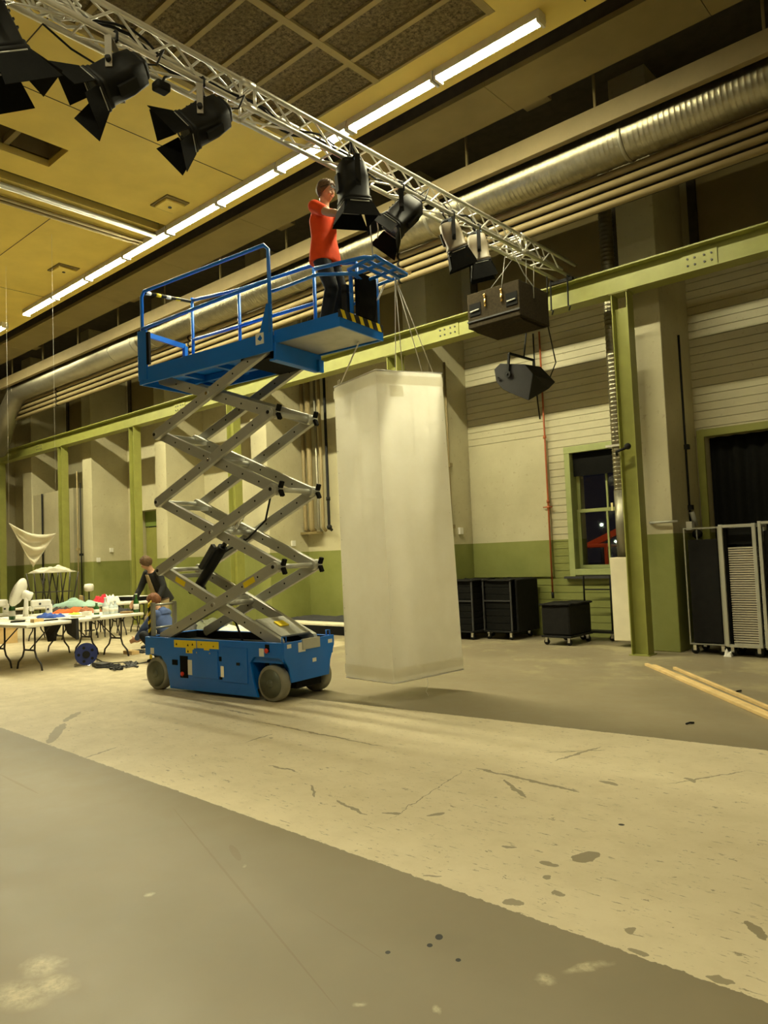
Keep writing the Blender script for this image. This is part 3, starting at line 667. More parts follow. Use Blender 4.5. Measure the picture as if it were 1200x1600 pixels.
for k in range(4):
    z0, z1 = ZJ[k], ZJ[k+1]
    for sgn in (-1, 1):
        if k == 0:
            arm((UL+.05, z0+.02), (UR, z1), sgn*.335); arm((UL, z1), (1.0, z0), sgn*.265)
        elif k == 3:
            arm((UL, z0), (1.0, z1-.02), sgn*.335); arm((UL+.05, z1-.03), (UR, z0), sgn*.265)
        else:
            arm((UL, z0), (UR, z1), sgn*.335); arm((UL, z1), (UR, z0), sgn*.265)
    c_ = ((UL+UR)/2, (z0+z1)/2)
    MB().tube((c_[0], -.375, c_[1]), (c_[0], .375, c_[1]), .032, 14).build('centre_pin', GREYP, lift)
    MB().tube((c_[0], -.385, c_[1]), (c_[0], -.372, c_[1]), .02, 8).build('pin_bolt', CHROME, lift)
for z in ZJ[1:4]:
    for u in (UL, UR):
        MB().tube((u, -.375, z), (u, .375, z), .028, 14).build('joint_tube', GREYP, lift)
        for v in (-.372, .372): MB().tube((u, v, z), (u, v+(.012 if v > 0 else -.012), z), .02, 8).build('pin_bolt', BLACK, lift)
    for v in (-.30, .30):
        for dz in (-1, 1): MB().box((UR+.09, v, z+.045*dz), (.035, .05, .075), Matrix.Rotation(.4*dz, 3, 'Y')).build('rubber_stop', BLACKM, lift, bevel=.005)
for k in (1, 2, 3):      # cross channels near the left joints
    z = ZJ[k]
    d = Vector((UR-UL, 0, ZJ[k-1]-z)).normalized()
    for a in (.22, .95):
        p = Vector((UL, 0, z))+d*a
        MB().bar((p.x, -.24, p.z+.01), (p.x, .24, p.z+.01), .08, .05).build('cross_channel', GREYP, lift)
MB().bar((.62, 0, .83), (1.0, 0, .66), .47, .02).build('arm_plate', GREYP, lift)
MB().bar((.74, 0, .80), (.84, 0, .755), .14, .012).build('warning_sticker', YELLOW, lift)
# hydraulic ram
MB().tube((-.60, 0, 1.16), (-.12, 0, 1.66), .06, 16).tube((-.60, -.1, 1.16), (-.60, .1, 1.16), .05).build('ram_cylinder', BLACK, lift)
MB().tube((-.12, 0, 1.66), (.30, 0, 2.08), .03, 12).build('ram_rod', CHROME, lift)
MB().bar((-.42, -.08, 1.42), (-.18, -.08, 1.68), .05, .06).build('ram_valve', DGREY, lift)
MB().path([(-.5, -.1, 1.2), (-.3, -.2, 1.1), (0, -.2, 1.0), (.3, -.22, .8), (.4, -.2, .55)], .014, 6).path([(-.2, .1, 1.6), (.1, .2, 1.75), (.4, .2, 1.95), (.5, .22, 2.3)], .012, 6).build('hydraulic_hose', BLACK, lift)
for (t, s) in ((.30, 0), (.73, 1)):
    pass
def arm_sticker(p, q, t, v):
    P0 = Vector((p[0], 0, p[1])); P1 = Vector((q[0], 0, q[1])); d = (P1-P0).normalized(); c = P0+(P1-P0)*t
    MB().bar((c.x-d.x*.09, v, c.z-d.z*.09), (c.x+d.x*.09, v, c.z+d.z*.09), .004, .062).build('warning_sticker', YELLOW, lift)
arm_sticker((UL+.05, ZJ[0]+.02), (UR, ZJ[1]), .80, -.3655); arm_sticker((UL, ZJ[1]), (1.0, ZJ[0]), .17, -.2955)

# platform
plat = MB()
plat.bb(-1.07, 1.17, -.375, .375, 3.84, 3.87); plat.build('platform_floor', BLUE, lift)
MB().bb(-1.07, 1.17, -.40, -.375, 3.70, 3.905).build('side_beam', BLUE, lift, bevel=.004)
MB().bb(-1.07, 1.17, .375, .40, 3.70, 3.905).build('side_beam', BLUE, lift, bevel=.004)
MB().bb(-1.09, -1.07, -.40, .40, 3.70, 3.95).build('end_beam', BLUE, lift, bevel=.004)
for v in (-.22, .22): MB().bb(-.95, 1.10, v-.03, v+.03, 3.76, 3.83).build('floor_channel', BLUE, lift)
for u in (-.6, 0, .6): MB().bb(u-.03, u+.03, -.375, .375, 3.78, 3.84).build('cross_beam', BLUE, lift)
MB().bb(1.17, 1.20, -.38, .36, 3.60, 3.79).bb(1.10, 1.17, -.38, .36, 3.60, 3.62).build('front_channel', BLUE, lift, bevel=.006)
MB().bb(1.20, 1.24, .28, .36, 3.58, 3.72).build('front_channel_stop', BLUE, lift, bevel=.006)
MB().bb(.60, 1.05, -.31, .31, 3.66, 3.76).build('slide_block', BLACKM, lift)
MB().prism([(.98, 3.90), (1.17, 3.90), (1.17, 4.20), (1.10, 4.22)], -.40, -.385, 'y').build('gusset', BLUE, lift)
MB().bb(.93, 1.05, -.404, -.400, 3.80, 3.92).build('load_sticker', LABELW, lift); MB().prism([(.96, 3.86), (1.0, 3.90), (1.03, 3.86), (1.0, 3.83)], -.4055, -.404, 'y').build('pictogram', BLUE, lift)
RS = .021
def rail(pts, nm='guard_rail', r=RS): return MB().path(pts, r, 10).build(nm, BLUE, lift)
rail([(-1.03, -.385, 3.95), (-1.03, -.385, 4.80), (-.98, -.385, 4.86), (1.08, -.385, 4.87), (1.14, -.385, 4.81), (1.14, -.385, 3.9)])
rail([(-1.03, -.385, 4.40), (1.14, -.385, 4.47)])
MB().bb(-1.10, -.93, -.41, -.385, 3.75, 4.37).build('corner_plate', BLUE, lift, bevel=.004)
MB().bb(-.93, -.88, -.41, -.38, 3.93, 4.33).build('corner_post', BLACKM, lift)
rail([(-1.0, .385, 3.9), (-1.0, .385, 4.98)]); rail([(-.12, .385, 3.9), (-.12, .385, 4.83)]); rail([(1.12, .385, 3.9), (1.12, .385, 4.87)])
rail([(-1.0, .385, 4.95), (-.12, .385, 4.88), (1.12, .385, 4.87)]); rail([(-1.0, .385, 4.42), (1.12, .385, 4.42)])
rail([(-.12, .385, 4.10), (1.12, .385, 4.12)], r=.014)
hb = MB().tube((-1.02, -.36, 4.86), (-1.0, .36, 4.93), .020).build('end_rail', BLACK, lift)
for k in range(4): MB().tube((-1.02+.02*(k*.17), -.33+.15*k, 4.863+.0145*k), (-1.02+.02*(k*.17+.1), -.26+.15*k, 4.87+.0145*k), .023).build('hazard_band', YELLOW if k % 2 else WHITE, hb)
MB().bar((-1.0, -.33, 4.33), (-1.0, .25, 4.30), .03, .06).bar((-1.0, .25, 4.3), (-1.0, .25, 4.0), .05, .05).build('entry_gate', BLUE, lift)
for u in (-.95, -.15, .05): MB().bb(u-.06, u+.06, .34, .40, 3.87, 4.10).build('rail_bracket', BLUE, lift)
# roll out deck
MB().bb(1.17, 2.05, -.345, .345, 3.80, 3.83).build('extension_floor', mat('bare_deck_metal', (.44, .43, .38), .5, .5, var=.1), lift)
for a_, b_ in ((-.37, -.345), (.345, .37)): MB().bb(1.17, 2.05, a_, b_, 3.78, 3.92).build('extension_beam', BLUE, lift, bevel=.003)
MB().bb(2.05, 2.07, -.37, .37, 3.78, 3.87).build('front_beam', BLUE, lift)
MB().bb(2.05, 2.073, -.37, .37, 3.87, 3.95).build('hazard_edge', MATS['hazard_black'], lift)
y_ = MB()
for k in range(5):
    v = -.36+.15*k; y_.add([(2.0745, v, 3.95), (2.0745, v+.06, 3.95), (2.0745, v+.10, 3.87), (2.0745, v+.04, 3.87), (2.05, v, 3.9505), (2.05, v+.06, 3.9505), (2.05, v+.10, 3.8695), (2.05, v+.04, 3.8695)], [(0, 1, 2, 3), (7, 6, 5, 4), (0, 4, 5, 1), (1, 5, 6, 2), (2, 6, 7, 3), (3, 7, 4, 0)])
y_.build('hazard_stripe', YELLOW, lift)
rail([(1.76, .36, 3.92), (1.76, .36, 4.72)], r=.019)
rail([(2.02, -.10, 3.92), (2.02, -.10, 4.42)], r=.022); rail([(2.02, .355, 3.92), (2.02, .355, 4.48)], r=.022)
rail([(1.16, -.36, 4.35), (1.8, -.36, 4.37), (2.26, -.30, 4.28)], r=.018); rail([(1.76, -.36, 4.44), (2.35, -.30, 4.42), (2.44, -.26, 4.40)], r=.02)
rail([(1.16, .36, 4.85), (1.76, .36, 4.72)], r=.018); rail([(1.2, .36, 4.18), (1.76, .36, 4.28)], r=.016); rail([(1.2, .36, 4.10), (1.76, .36, 4.14)], r=.016)
rail([(1.3, .36, 3.92), (1.3, .36, 4.30)], r=.02)
# folded out front guard
for a, c in (((2.12, -.27, 4.36), (2.46, -.27, 4.41)), ((2.46, -.27, 4.41), (2.41, .36, 4.42)), ((2.41, .36, 4.42), (1.98, .36, 4.40)), ((2.0, .30, 4.36), (2.08, -.2, 4.38)), ((2.12, -.1, 4.38), (2.45, -.08, 4.41)), ((2.10, .12, 4.38), (2.43, .14, 4.41)), ((2.25, -.27, 4.385), (2.22, .36, 4.41)), ((2.35, -.27, 4.40), (2.32, .36, 4.41))):
    MB().path([a, c], .019, 8).build('front_guard_rail', BLUE, lift)
MB().bb(2.0, 2.06, -.02, .30, 3.96, 4.44).build('control_cabinet', BLACKM, lift, bevel=.01)
MB().bb(1.9, 1.97, -.12, -.05, 3.98, 4.3).build('control_box', BLACK, lift, bevel=.01)
w = MB().bb(-.28, .28, -.02, .02, -.01, .01).build('wooden_batten', WOODL); w.location = L2W(2.25, .2, 4.45); w.rotation_euler = (0, 0, LY+.9); tag(w, 'short pale wooden batten lying across the folded front guard of the lift', 'batten')
w = MB().bb(-.16, .16, -.035, .035, -.01, .01).build('wooden_batten', WOODL); w.location = L2W(2.36, .16, 4.45); w.rotation_euler = (0, 0, LY+1.35); tag(w, 'wider wooden offcut at the tip of the folded front guard of the lift', 'batten')

# ================================================================= HANGING FABRIC TOWER
tw = empty('fabric_tower', (-5.25, 6.05, 0.2), label='tall white translucent fabric tower hanging on cords below the lift platform', cat='hanging sculpture')
FAB = bpy.data.materials.new('white_translucent_fabric'); FAB.use_nodes = True; nt = FAB.node_tree; p = nt.nodes['Principled BSDF']
tc = node(nt, 'ShaderNodeTexCoord'); nz = noise_(nt, tc.outputs['Object'], 2.2, 6, .7); nz2 = noise_(nt, tc.outputs['Object'], 60, 3)
fc = mixc(nt, ramp_(nt, nz, .35, .7), (.90, .87, .76), (.95, .93, .84)); fc = mixc(nt, ramp_(nt, nz, .72, .80), fc, (.72, .66, .52))
nt.links.new(fc, p.inputs['Base Color']); p.inputs['Roughness'].default_value = .8; p.inputs['Specular IOR Level'].default_value = .2
tl = node(nt, 'ShaderNodeBsdfTranslucent'); nt.links.new(fc, tl.inputs[0]); tp = node(nt, 'ShaderNodeBsdfTransparent')
m1 = node(nt, 'ShaderNodeMixShader'); m1.inputs[0].default_value = .62; nt.links.new(p.outputs[0], m1.inputs[1]); nt.links.new(tl.outputs[0], m1.inputs[2])
m2 = node(nt, 'ShaderNodeMixShader'); m2.inputs[0].default_value = .06; nt.links.new(m1.outputs[0], m2.inputs[1]); nt.links.new(tp.outputs[0], m2.inputs[2])
nt.links.new(m2.outputs[0], nt.nodes['Material Output'].inputs[0])
T = [at_z(522, 605, 3.36), at_z(587, 578, 3.36), at_z(690, 583, 3.36)]; T.append(T[0]+T[2]-T[1])
Bm = [at_z(541, 1058, .22), at_z(616, 1068, .22), at_z(724, 1046, .22)]; Bm.append(Bm[0]+Bm[2]-Bm[1]+Vector((0.08, -.12, 0)))
def side(i, nm, m):
    a, b_, c_, d_ = T[i], T[(i+1) % 4], Bm[(i+1) % 4], Bm[i]; n = ((b_-a).cross(d_-a)).normalized()
    def fn(u, v):
        p_ = (a*(1-u)+b_*u)*(1-v)+(d_*(1-u)+c_*u)*v
        k = math.sin(PI*u)*math.sin(PI*v)
        w_ = mnoise.noise(Vector((u*2.2+i*9, v*5, i)))*.035*k+mnoise.noise(Vector((u*5+i*9, v*1.2, 7)))*.02*math.sin(PI*u)
        return p_+n*w_
    return MB().grid(fn, 24, 48).build(nm, m, tw, world=True, fixn=False)
for i in range(4): side(i, 'fabric_side', FAB)
for nm, Q, r_ in (('top_frame', T, .010), ('bottom_frame', Bm, .008)):
    MB().path(Q+[Q[0]], r_, 8).build(nm, CORD, tw, world=True)
def lerp_face(i, u, v): return (T[i]*(1-u)+T[(i+1) % 4]*u)*(1-v)+(Bm[i]*(1-u)+Bm[(i+1) % 4]*u)*v
for i in range(2):
    n_ = (T[(i+1) % 4]-T[i]).cross(Bm[i]-T[i]).normalized(); s_ = -1 if n_.dot(CAM-T[i]) < 0 else 1
    for v in (.045, .985):
        MB().grid(lambda u, t, i=i, v=v, n_=n_, s_=s_: lerp_face(i, u, v-.03+.03*t)+n_*s_*.012, 8, 1).build('hem', FAB, tw, world=True, fixn=False)
WIRE = mat('thin_wire', (.35, .32, .26), .5, var=.05)
for i in range(4):
    gw = MB()
    for k in range(1, 13): gw.path([lerp_face(i, u/6, k/13) for u in range(7)], .0022, 4)
    for k in range(1, 4): gw.path([lerp_face(i, k/4, v/6) for v in range(7)], .0022, 4)
    nn = (T[(i+1) % 4]-T[i]).cross(Bm[i]-T[i]).normalized(); cc = (T[0]+T[2]+Bm[0]+Bm[2])/4; s_ = 1 if nn.dot(cc-T[i]) > 0 else -1
    for q in range(len(gw.v)): gw.v[q] = gw.v[q]+nn*s_*.03
    gw.build('inner_wire_grid', WIRE, tw, world=True)
pt = [lerp_face(1, u, .045+.0)-Vector((0, 0, 0)) for u in (0, 1)]
n_ = (T[2]-T[1]).cross(Bm[1]-T[1]).normalized(); s_ = -1 if n_.dot(CAM-T[1]) < 0 else 1
MB().grid(lambda a, b_: lerp_face(1, .18+.2*a, .05+.035*b_)+n_*s_*.018, 4, 2).build('sewn_patch', FAB, tw, world=True, fixn=False)
HP = L2W(2.30, .30, 4.40)
for q, h in ((T[0]*.85+T[1]*.15, L2W(2.12, .36, 4.40)), (T[0]*.92+T[3]*.08, L2W(2.14, .36, 4.40)), (T[1]*.6+T[2]*.4, HP), (T[1]*.3+T[2]*.7, HP), (T[2]*.85+T[3]*.15, HP), (T[3], HP)):
    MB().path([q, h], .0045, 6).build('hanging_cord', CORD, tw, world=True)
MB().path([T[0]*.9+T[1]*.1, T[0]*.9+T[1]*.1+Vector((0, 0, .05)), T[0]*.88+T[1]*.12+Vector((.02, 0, .06)), T[0]*.87+T[1]*.13], .005, 6).build('cord_loop', CORD, tw, world=True)
q = Bm[1]*.55+Bm[2]*.45; MB().path([q, q+Vector((.01, 0, -.08)), q+Vector((-.02, 0, -.15)), q+Vector((.01, 0, -.19))], .003, 5).build('loose_thread', CORD, tw, world=True)

# ================================================================= TRUSS
XB, ZB, TS = -4.90, 5.405, .21
Y0, Y1, PT = -3.0, 9.98, .5
tr = empty('lighting_truss', (XB-TS/2, 3, ZB), label='square aluminium lighting truss carrying the stage lamps, ending on the crane beam', cat='truss')
corners = [(XB, ZB), (XB, ZB+TS), (XB-TS, ZB+TS), (XB-TS, ZB)]
for (x, z) in corners: MB().tube((x, Y0, z), (x, Y1, z), .024, 12).build('main_chord', ALU, tr, world=True)
n = int((Y1-Y0)/PT)
for k in range(n):
    ya, yb, ym = Y0+PT*k+.01, Y0+PT*(k+1), Y0+PT*(k+.5)
    for i in range(4):
        a, b_ = corners[i], corners[(i+1) % 4]
        if i in (0, 2):      # upright faces: V lacing
            MB().tube((a[0], ya, a[1]), (b_[0], ym, b_[1]), .011, 6, caps=False).build('lacing_bar', ALU, tr, world=True)
            MB().tube((b_[0], ym, b_[1]), (a[0], yb, a[1]), .011, 6, caps=False).build('lacing_bar', ALU, tr, world=True)
        else:                # flat faces: one cross bar and one diagonal
            MB().tube((a[0], ya, a[1]), (b_[0], ya, b_[1]), .011, 6, caps=False).build('cross_bar', ALU, tr, world=True)
            MB().tube((a[0], ya, a[1]), (b_[0], yb, b_[1]), .0095, 6, caps=False).build('flat_diagonal', ALU, tr, world=True)
for y in (3.9, 4.05, 8.45, 8.6):
    for i in range(4):
        a, b_ = corners[i], corners[(i+1) % 4]
        MB().tube((a[0], y, a[1]), (b_[0], y, b_[1]), .014, 8).build('end_bar', ALU, tr, world=True)
for y in (3.975, 8.525):
    for (x, z) in corners: MB().tube((x, y-.07, z), (x, y+.07, z), .031, 10).build('conical_coupler', ALU, tr, world=True)
for x in (XB+.03, XB-TS-.03):
    MB().path([(x, 9.66, BZ0-.09), (x+.05, 9.60, BZ0-.06), (x, 9.64, BZ0-.03), (x, 9.66, BZ1+.06), (x, 9.95, BZ1+.06)], .012, 8).build('beam_clamp', BLACK, tr, world=True)
MB().bb(XB-TS-.08, XB+.08, 9.70, 9.76, BZ1+.002, BZ1+.05).bb(XB-TS-.08, XB+.08, 9.92, 9.97, BZ1+.002, BZ1+.05).build('saddle_bar', BLACK, tr, world=True)
# cables and a coil in the truss
pts = []
for k in range(70):
    y = -1+k*.13; pts.append((XB-.10+.03*math.sin(k*1.3), y, ZB+TS*.45+.05*math.sin(k*.7)))
o = tag(MB().path(pts, .013, 6).path([(a+.04, b_, c_+.03*math.cos(b_*4)) for a, b_, c_ in pts[:48]], .010, 6).build('truss_cable', BLACK), 'black power cables lying inside the truss', 'cable')
pts = [(XB-.16+.10*math.cos(t*.9), 2.25+.13*math.sin(t*.9)+t*.004, ZB+.13+.05*math.sin(t*.33)) for t in range(60)]
tag(MB().path(pts, .012, 6).build('rope_coil', WHITE), 'coil of pale rope stuffed in the truss at the top left', 'rope')

# ================================================================= STAGE LAMPS
GEL = mat('blue_grey_label', (.30, .42, .62), .5, var=.05)
def frame(aim):
    a = Vector(aim).normalized(); s = a.cross(Vector((0, 0, 1)))
    if s.length < .05: s = Vector((1, 0, 0))
    s.normalize(); t = s.cross(a).normalized(); return a, s, t
def stage_lamp(piv, aim, label, sz=1.0, yoke_m=BLACK, body_m=BLACK, barn_m=BLACKM, spin=0.0, side=None, open_=(.5, .5, .5, .5), hang=None, dl=1.0):
    piv = Vector(piv); a, s, t = frame(aim)
    if spin: R = Matrix.Rotation(spin, 3, a); s = R @ s; t = R @ t
    o = empty('stage_lamp', piv, label=label, cat='stage lamp', group='black stage lamps with barn doors on the truss')
    def ring(d, w, h, n=20, e=5.0):
        q = []
        for i in range(n):
            th = 2*PI*i/n; c_, s_ = math.cos(th), math.sin(th)
            q.append(piv+a*d*sz+s*(abs(c_)**(2/e))*math.copysign(w, c_)*sz+t*(abs(s_)**(2/e))*math.copysign(h, s_)*sz)
        return q
    def loft(nm, secs, m):
        n = 20; vs = []; fs = []
        for sct in secs: vs += ring(*sct)
        for k in range(len(secs)-1): fs += [(k*n+i, k*n+(i+1) % n, (k+1)*n+(i+1) % n, (k+1)*n+i) for i in range(n)]
        fs += [tuple(range(n))[::-1], tuple((len(secs)-1)*n+i for i in range(n))]
        mb = MB().add(vs, fs, True); mb.sm[-1] = mb.sm[-2] = False; return mb.build(nm, m, o, world=True)
    loft('lamp_housing', [(-.22, .07, .08), (-.20, .105, .12), (-.06, .118, .135), (.12, .118, .13), (.125, .125, .14), (.155, .125, .14), (.16, .11, .12)], body_m)
    loft('rear_cap', [(-.26, .05, .06), (-.235, .08, .09), (-.205, .085, .095)], BLACK)
    loft('front_ring', [(.158, .13, .13), (.16, .14, .14), (.185, .14, .14), (.187, .13, .13)], BLACK)
    loft('lens', [(.186, .105, .105), (.192, .09, .09), (.196, .05, .05)], mat('lens_glass', (.10, .12, .13), .08, var=.05, spec=.8))
    fb = MB()
    for k in range(5):
        dd = -.14+.045*k; fb.box(piv+(a*dd+t*.138)*sz, (.012*sz, .15*sz, .02*sz), Matrix((a, s, t)).transposed())
    fb.build('cooling_fin', body_m, o, world=True)
    MB().box(piv+(-a*.02-t*.14)*sz, (.16*sz, .08*sz, .03*sz), Matrix((a, s, t)).transposed()).build('tray_lip', BLACK, o, world=True)
    MB().box(piv+(-a*.20+s*.09+t*.03)*sz, (.06*sz, .03*sz, .05*sz), Matrix((a, s, t)).transposed()).box(piv+(-a*.24+s*.03+t*.07)*sz, (.02*sz, .06*sz, .04*sz), Matrix((a, s, t)).transposed()).build('label_plate', GEL, o, world=True)
    # barn doors: two big, two small
    for k, (dx, dy, w, h) in enumerate(((s, t, .15, .20), (-s, t, .15, .20), (t, s, .13, .17), (-t, s, .13, .17))):
        c0 = piv+(a*.19+dx*.135)*sz; h = h*dl; o_ = open_[k]; dr = (a*math.cos(o_)+dx*math.sin(o_)).normalized(); nn = dr.cross(dy).normalized()
        wi, wo = .115*sz, (w+.03)*sz
        q = [c0-dy*wi, c0+dy*wi, c0+dy*wo+dr*h*sz, c0-dy*wo+dr*h*sz]; e_ = nn*.0022
        MB().add([x_+e_ for x_ in q]+[x_-e_ for x_ in q], [(0, 1, 2, 3), (7, 6, 5, 4), (0, 4, 5, 1), (1, 5, 6, 2), (2, 6, 7, 3), (3, 7, 4, 0)]).build('barn_door', barn_m, o, world=True)
        MB().tube(c0-dy*wi*.8, c0+dy*wi*.8, .006*sz, 6).build('door_hinge', GREYP, o, world=True)
    # yoke hanging from the truss chord
    hs = Vector((s.x, s.y, 0)).normalized() if Vector((s.x, s.y, 0)).length > .2 else Vector((0, 1, 0))
    top = piv+Vector((0, 0, .235*sz)) if hang is None else Vector(hang)-Vector((0, 0, .06))
    yk = MB()
    for sg in (-1, 1):
        yk.bar(piv+s*sg*.145*sz-Vector((0, 0, .05*sz)), Vector((top.x, top.y, top.z))+hs*sg*.145*sz, .008, .05*sz, hs.cross(Vector((0, 0, 1))))
        MB().tube(piv+s*sg*.12*sz, piv+s*sg*.175*sz, .022*sz, 10).build('pivot_knob', BLACK, o, world=True)
    yk.bar(top-hs*.15*sz, top+hs*.15*sz, .05*sz, .008); yk.build('yoke', yoke_m, o, world=True)
    zt = ZB if hang is None else Vector(hang).z
    MB().path([top, (top.x, top.y, zt-.05)], .009, 8).path([(XB-.035, top.y, zt-.045), (XB+.035, top.y, zt-.045), (XB+.038, top.y, zt+.01), (XB+.02, top.y, zt+.034), (XB-.02, top.y, zt+.034), (XB-.038, top.y, zt+.01), (XB-.035, top.y, zt-.045)], .011, 6).build('hook_clamp', BLACK, o, world=True)
    b0 = piv-a*.25*sz; sd = -a*.12
    MB().path([b0, b0+sd+Vector((0, 0, -.06)), b0+sd*1.3+Vector((0, .03, .05)), Vector((XB-.05, b0.y+.18, ZB+.02)), Vector((XB-.08, b0.y+.25, ZB+.1))], .008, 6).build('power_cable', BLACK, o, world=True)
    MB().path([piv+t*.12*sz-a*.1*sz, piv+t*.2*sz-a*.15*sz+Vector((0, .06, 0)), (XB, piv.y+.12, ZB-.03)], .003, 5).build('safety_wire', CHROME, o, world=True)
    return o
D = .30
stage_lamp((XB-.04, 1.86, 5.03), (.05, .55, -.95), 'black stage lamp cut off by the top left picture corner', 1.15, DGREY, open_=(.35, .55, .55, .3))
stage_lamp((XB, 2.74, 5.08), (-.42, -.72, -.62), 'black stage lamp with a beige yoke, second from the left on the truss', .98, BEIGE, open_=(.55, .45, .5, .5), spin=.5)
stage_lamp((XB, 3.50, 5.07), (-.42, -.72, -.62), 'black stage lamp with a beige yoke, third from the left on the truss', .98, BEIGE, open_=(.3, .5, .45, .4), spin=.35)
stage_lamp((XB+.02, 5.24, 5.13), (.03, .06, -1), 'large black stage lamp pointing straight down in front of the man on the lift', 1.08, open_=(.22, .22, .3, .3), dl=.72)
stage_lamp((XB, 6.02, 5.09), (-.45, -.62, -.75), 'black stage lamp with spread barn doors, just right of the man on the lift', .98, open_=(.6, .5, .6, .5), spin=.4)
stage_lamp((XB, 6.93, 5.12), (.12, .40, -1), 'stage lamp with a beige housing, left one of the close pair before the loudspeaker', .86, body_m=BEIGE, open_=(.12, .35, .2, .2), spin=.6, dl=1.15)
stage_lamp((XB, 7.45, 5.12), (.05, .22, -1), 'stage lamp with a beige housing, right one of the close pair before the loudspeaker', .86, body_m=BEIGE, open_=(.12, .4, .2, .25), spin=.7, dl=1.1)
cl = empty('cable_connector', (XB-.12, 3.2, 5.30), label='black cable plug dangling under the truss between two beige yokes', cat='plug')
MB().box((XB-.12, 3.2, 5.28), (.10, .12, .07)).build('plug_body', BLACK, cl, world=True, bevel=.015); MB().path([(XB-.12, 3.2, 5.3), (XB-.15, 3.25, 5.4), (XB-.12, 3.35, 5.47)], .010, 6).build('lead', BLACK, cl, world=True)
tag(MB().path([(XB-TS, 2.3, ZB-.02), (XB-TS+.02, 2.5, ZB-.12), (XB-TS+.04, 2.75, ZB-.17), (XB-TS, 3.0, ZB-.13), (XB-TS, 3.15, ZB-.02)], .008, 6).build('slack_cable', BLACK), 'slack black cable sagging between the two leftmost stage lamps', 'cable')

# ================================================================= LOUDSPEAKERS
sp = empty('loudspeaker', (-5.3, 8.72, 4.5), label='big boxy loudspeaker hanging from the truss in front of the crane beam', cat='loudspeaker')
MB().bb(-5.72, -4.90, 8.35, 9.12, 4.52, 5.0).build('cabinet', CARPET, sp, world=True, bevel=.012)
MB().prism([(8.40, 4.52), (9.08, 4.52), (9.02, 4.49), (8.50, 4.49)], -5.68, -4.94, 'x').build('bottom_bevel', CARPET, sp, world=True)
MB().bb(-5.72, -4.90, 8.335, 8.352, 4.60, 4.62).build('edge_trim', DGREY, sp, world=True)
for x0, x1 in ((-5.68, -5.50), (-5.10, -4.93)):
    h = MB().bb(x0, x1, 8.340, 8.352, 4.68, 4.85).build('handle_recess', BLACKM, sp, world=True); MB().tube((x0+.02, 8.332, 4.74), (x1-.02, 8.332, 4.75), .010).build('handle_bar', GREYP, h, world=True)
BR = mat('brass', (.8, .55, .2), .25, 1, var=.05)
for x in (-5.42, -5.16):
    MB().tube((x, 8.335, 4.76), (x, 8.335, 4.90), .016).ball((x, 8.33, 4.92), .02).build('turnbuckle', BR, sp, world=True)
MB().path([(-5.16, 8.335, 4.92), (-5.14, 8.36, 5.1), (XB-TS, 8.4, ZB)], .004, 6).build('hanging_wire', GREYP, sp, world=True)
MB().path([(-4.885, 8.7, 4.82), (-4.885, 8.70, 4.98), (-4.90, 8.5, 5.1), (XB-.02, 8.2, ZB)], .006, 6).build('hanging_strap', GREYP, sp, world=True)
for y in (8.8, 9.0): MB().path([(-5.05, y, 5.0), (XB-.1, y-.05, ZB)], .004, 6).build('hanging_wire', GREYP, sp, world=True)
MB().path([(-5.6, 8.6, 5.0), (XB-TS, 8.6, ZB)], .004, 6).build('hanging_wire', GREYP, sp, world=True)
tag(MB().path([(-5.0, 9.3, 5.3), (-5.05, 9.35, 4.6), (-5.2, 9.8, 4.2), (-5.4, 9.9, 3.95)], .009, 6).build('speaker_cable', BLACK), 'black cable dropping from the big loudspeaker to the small one', 'cable')

s2 = empty('wedge_loudspeaker', (-5.6, 9.62, 4.0), label='small dark wedge loudspeaker held in a U bracket below the crane beam', cat='loudspeaker')
A = [at_y(*q, 9.35) for q in ((772, 577), (781, 568), (820, 569), (833, 584), (826, 626), (797, 614), (785, 608), (775, 596))]
Bk = [at_y(*q, 9.70) for q in ((797, 583), (808, 572), (845, 573), (868, 597), (858, 607), (830, 622), (815, 618), (800, 600))]
n = 8; MB().add(A+Bk, [tuple(range(n)), tuple(range(n, 2*n))[::-1]]+[(i, n+i, n+(i+1) % n, (i+1) % n) for i in range(n)]).build('cabinet', mat('black_cabinet', (.009, .008, .006), .6, var=.2, scale=20), s2, world=True, bevel=.008)
p0 = at_y(794, 585, 9.33); MB().tube(p0, p0+Vector((0, -.02, 0)), .05, 14).ball(p0+Vector((0, -.02, 0)), .018).build('bracket_knob', BLACK, s2, world=True)
q0 = at_y(795, 552, 9.33); q1 = at_y(834, 563, 9.75); q2 = at_y(834, 580, 9.72)
MB().bar(p0, q0+Vector((0, 0, -.01)), .03, .03).bar(q0, q1, .03, .03).bar(q1, q2, .03, .03).build('u_bracket', BLACK, s2, world=True)
MB().tube(q0+(q1-q0)*.6, Vector((q0.x*.4+q1.x*.6, 9.75, BZ0)), .012).build('hanging_rod', BLACK, s2, world=True)
p1_ = at_y(778, 590, 9.34); MB().bar(p1_, p1_+Vector((.04, -.004, -.05)), .01, .03).build('handle_slot', BLACKM, s2, world=True)

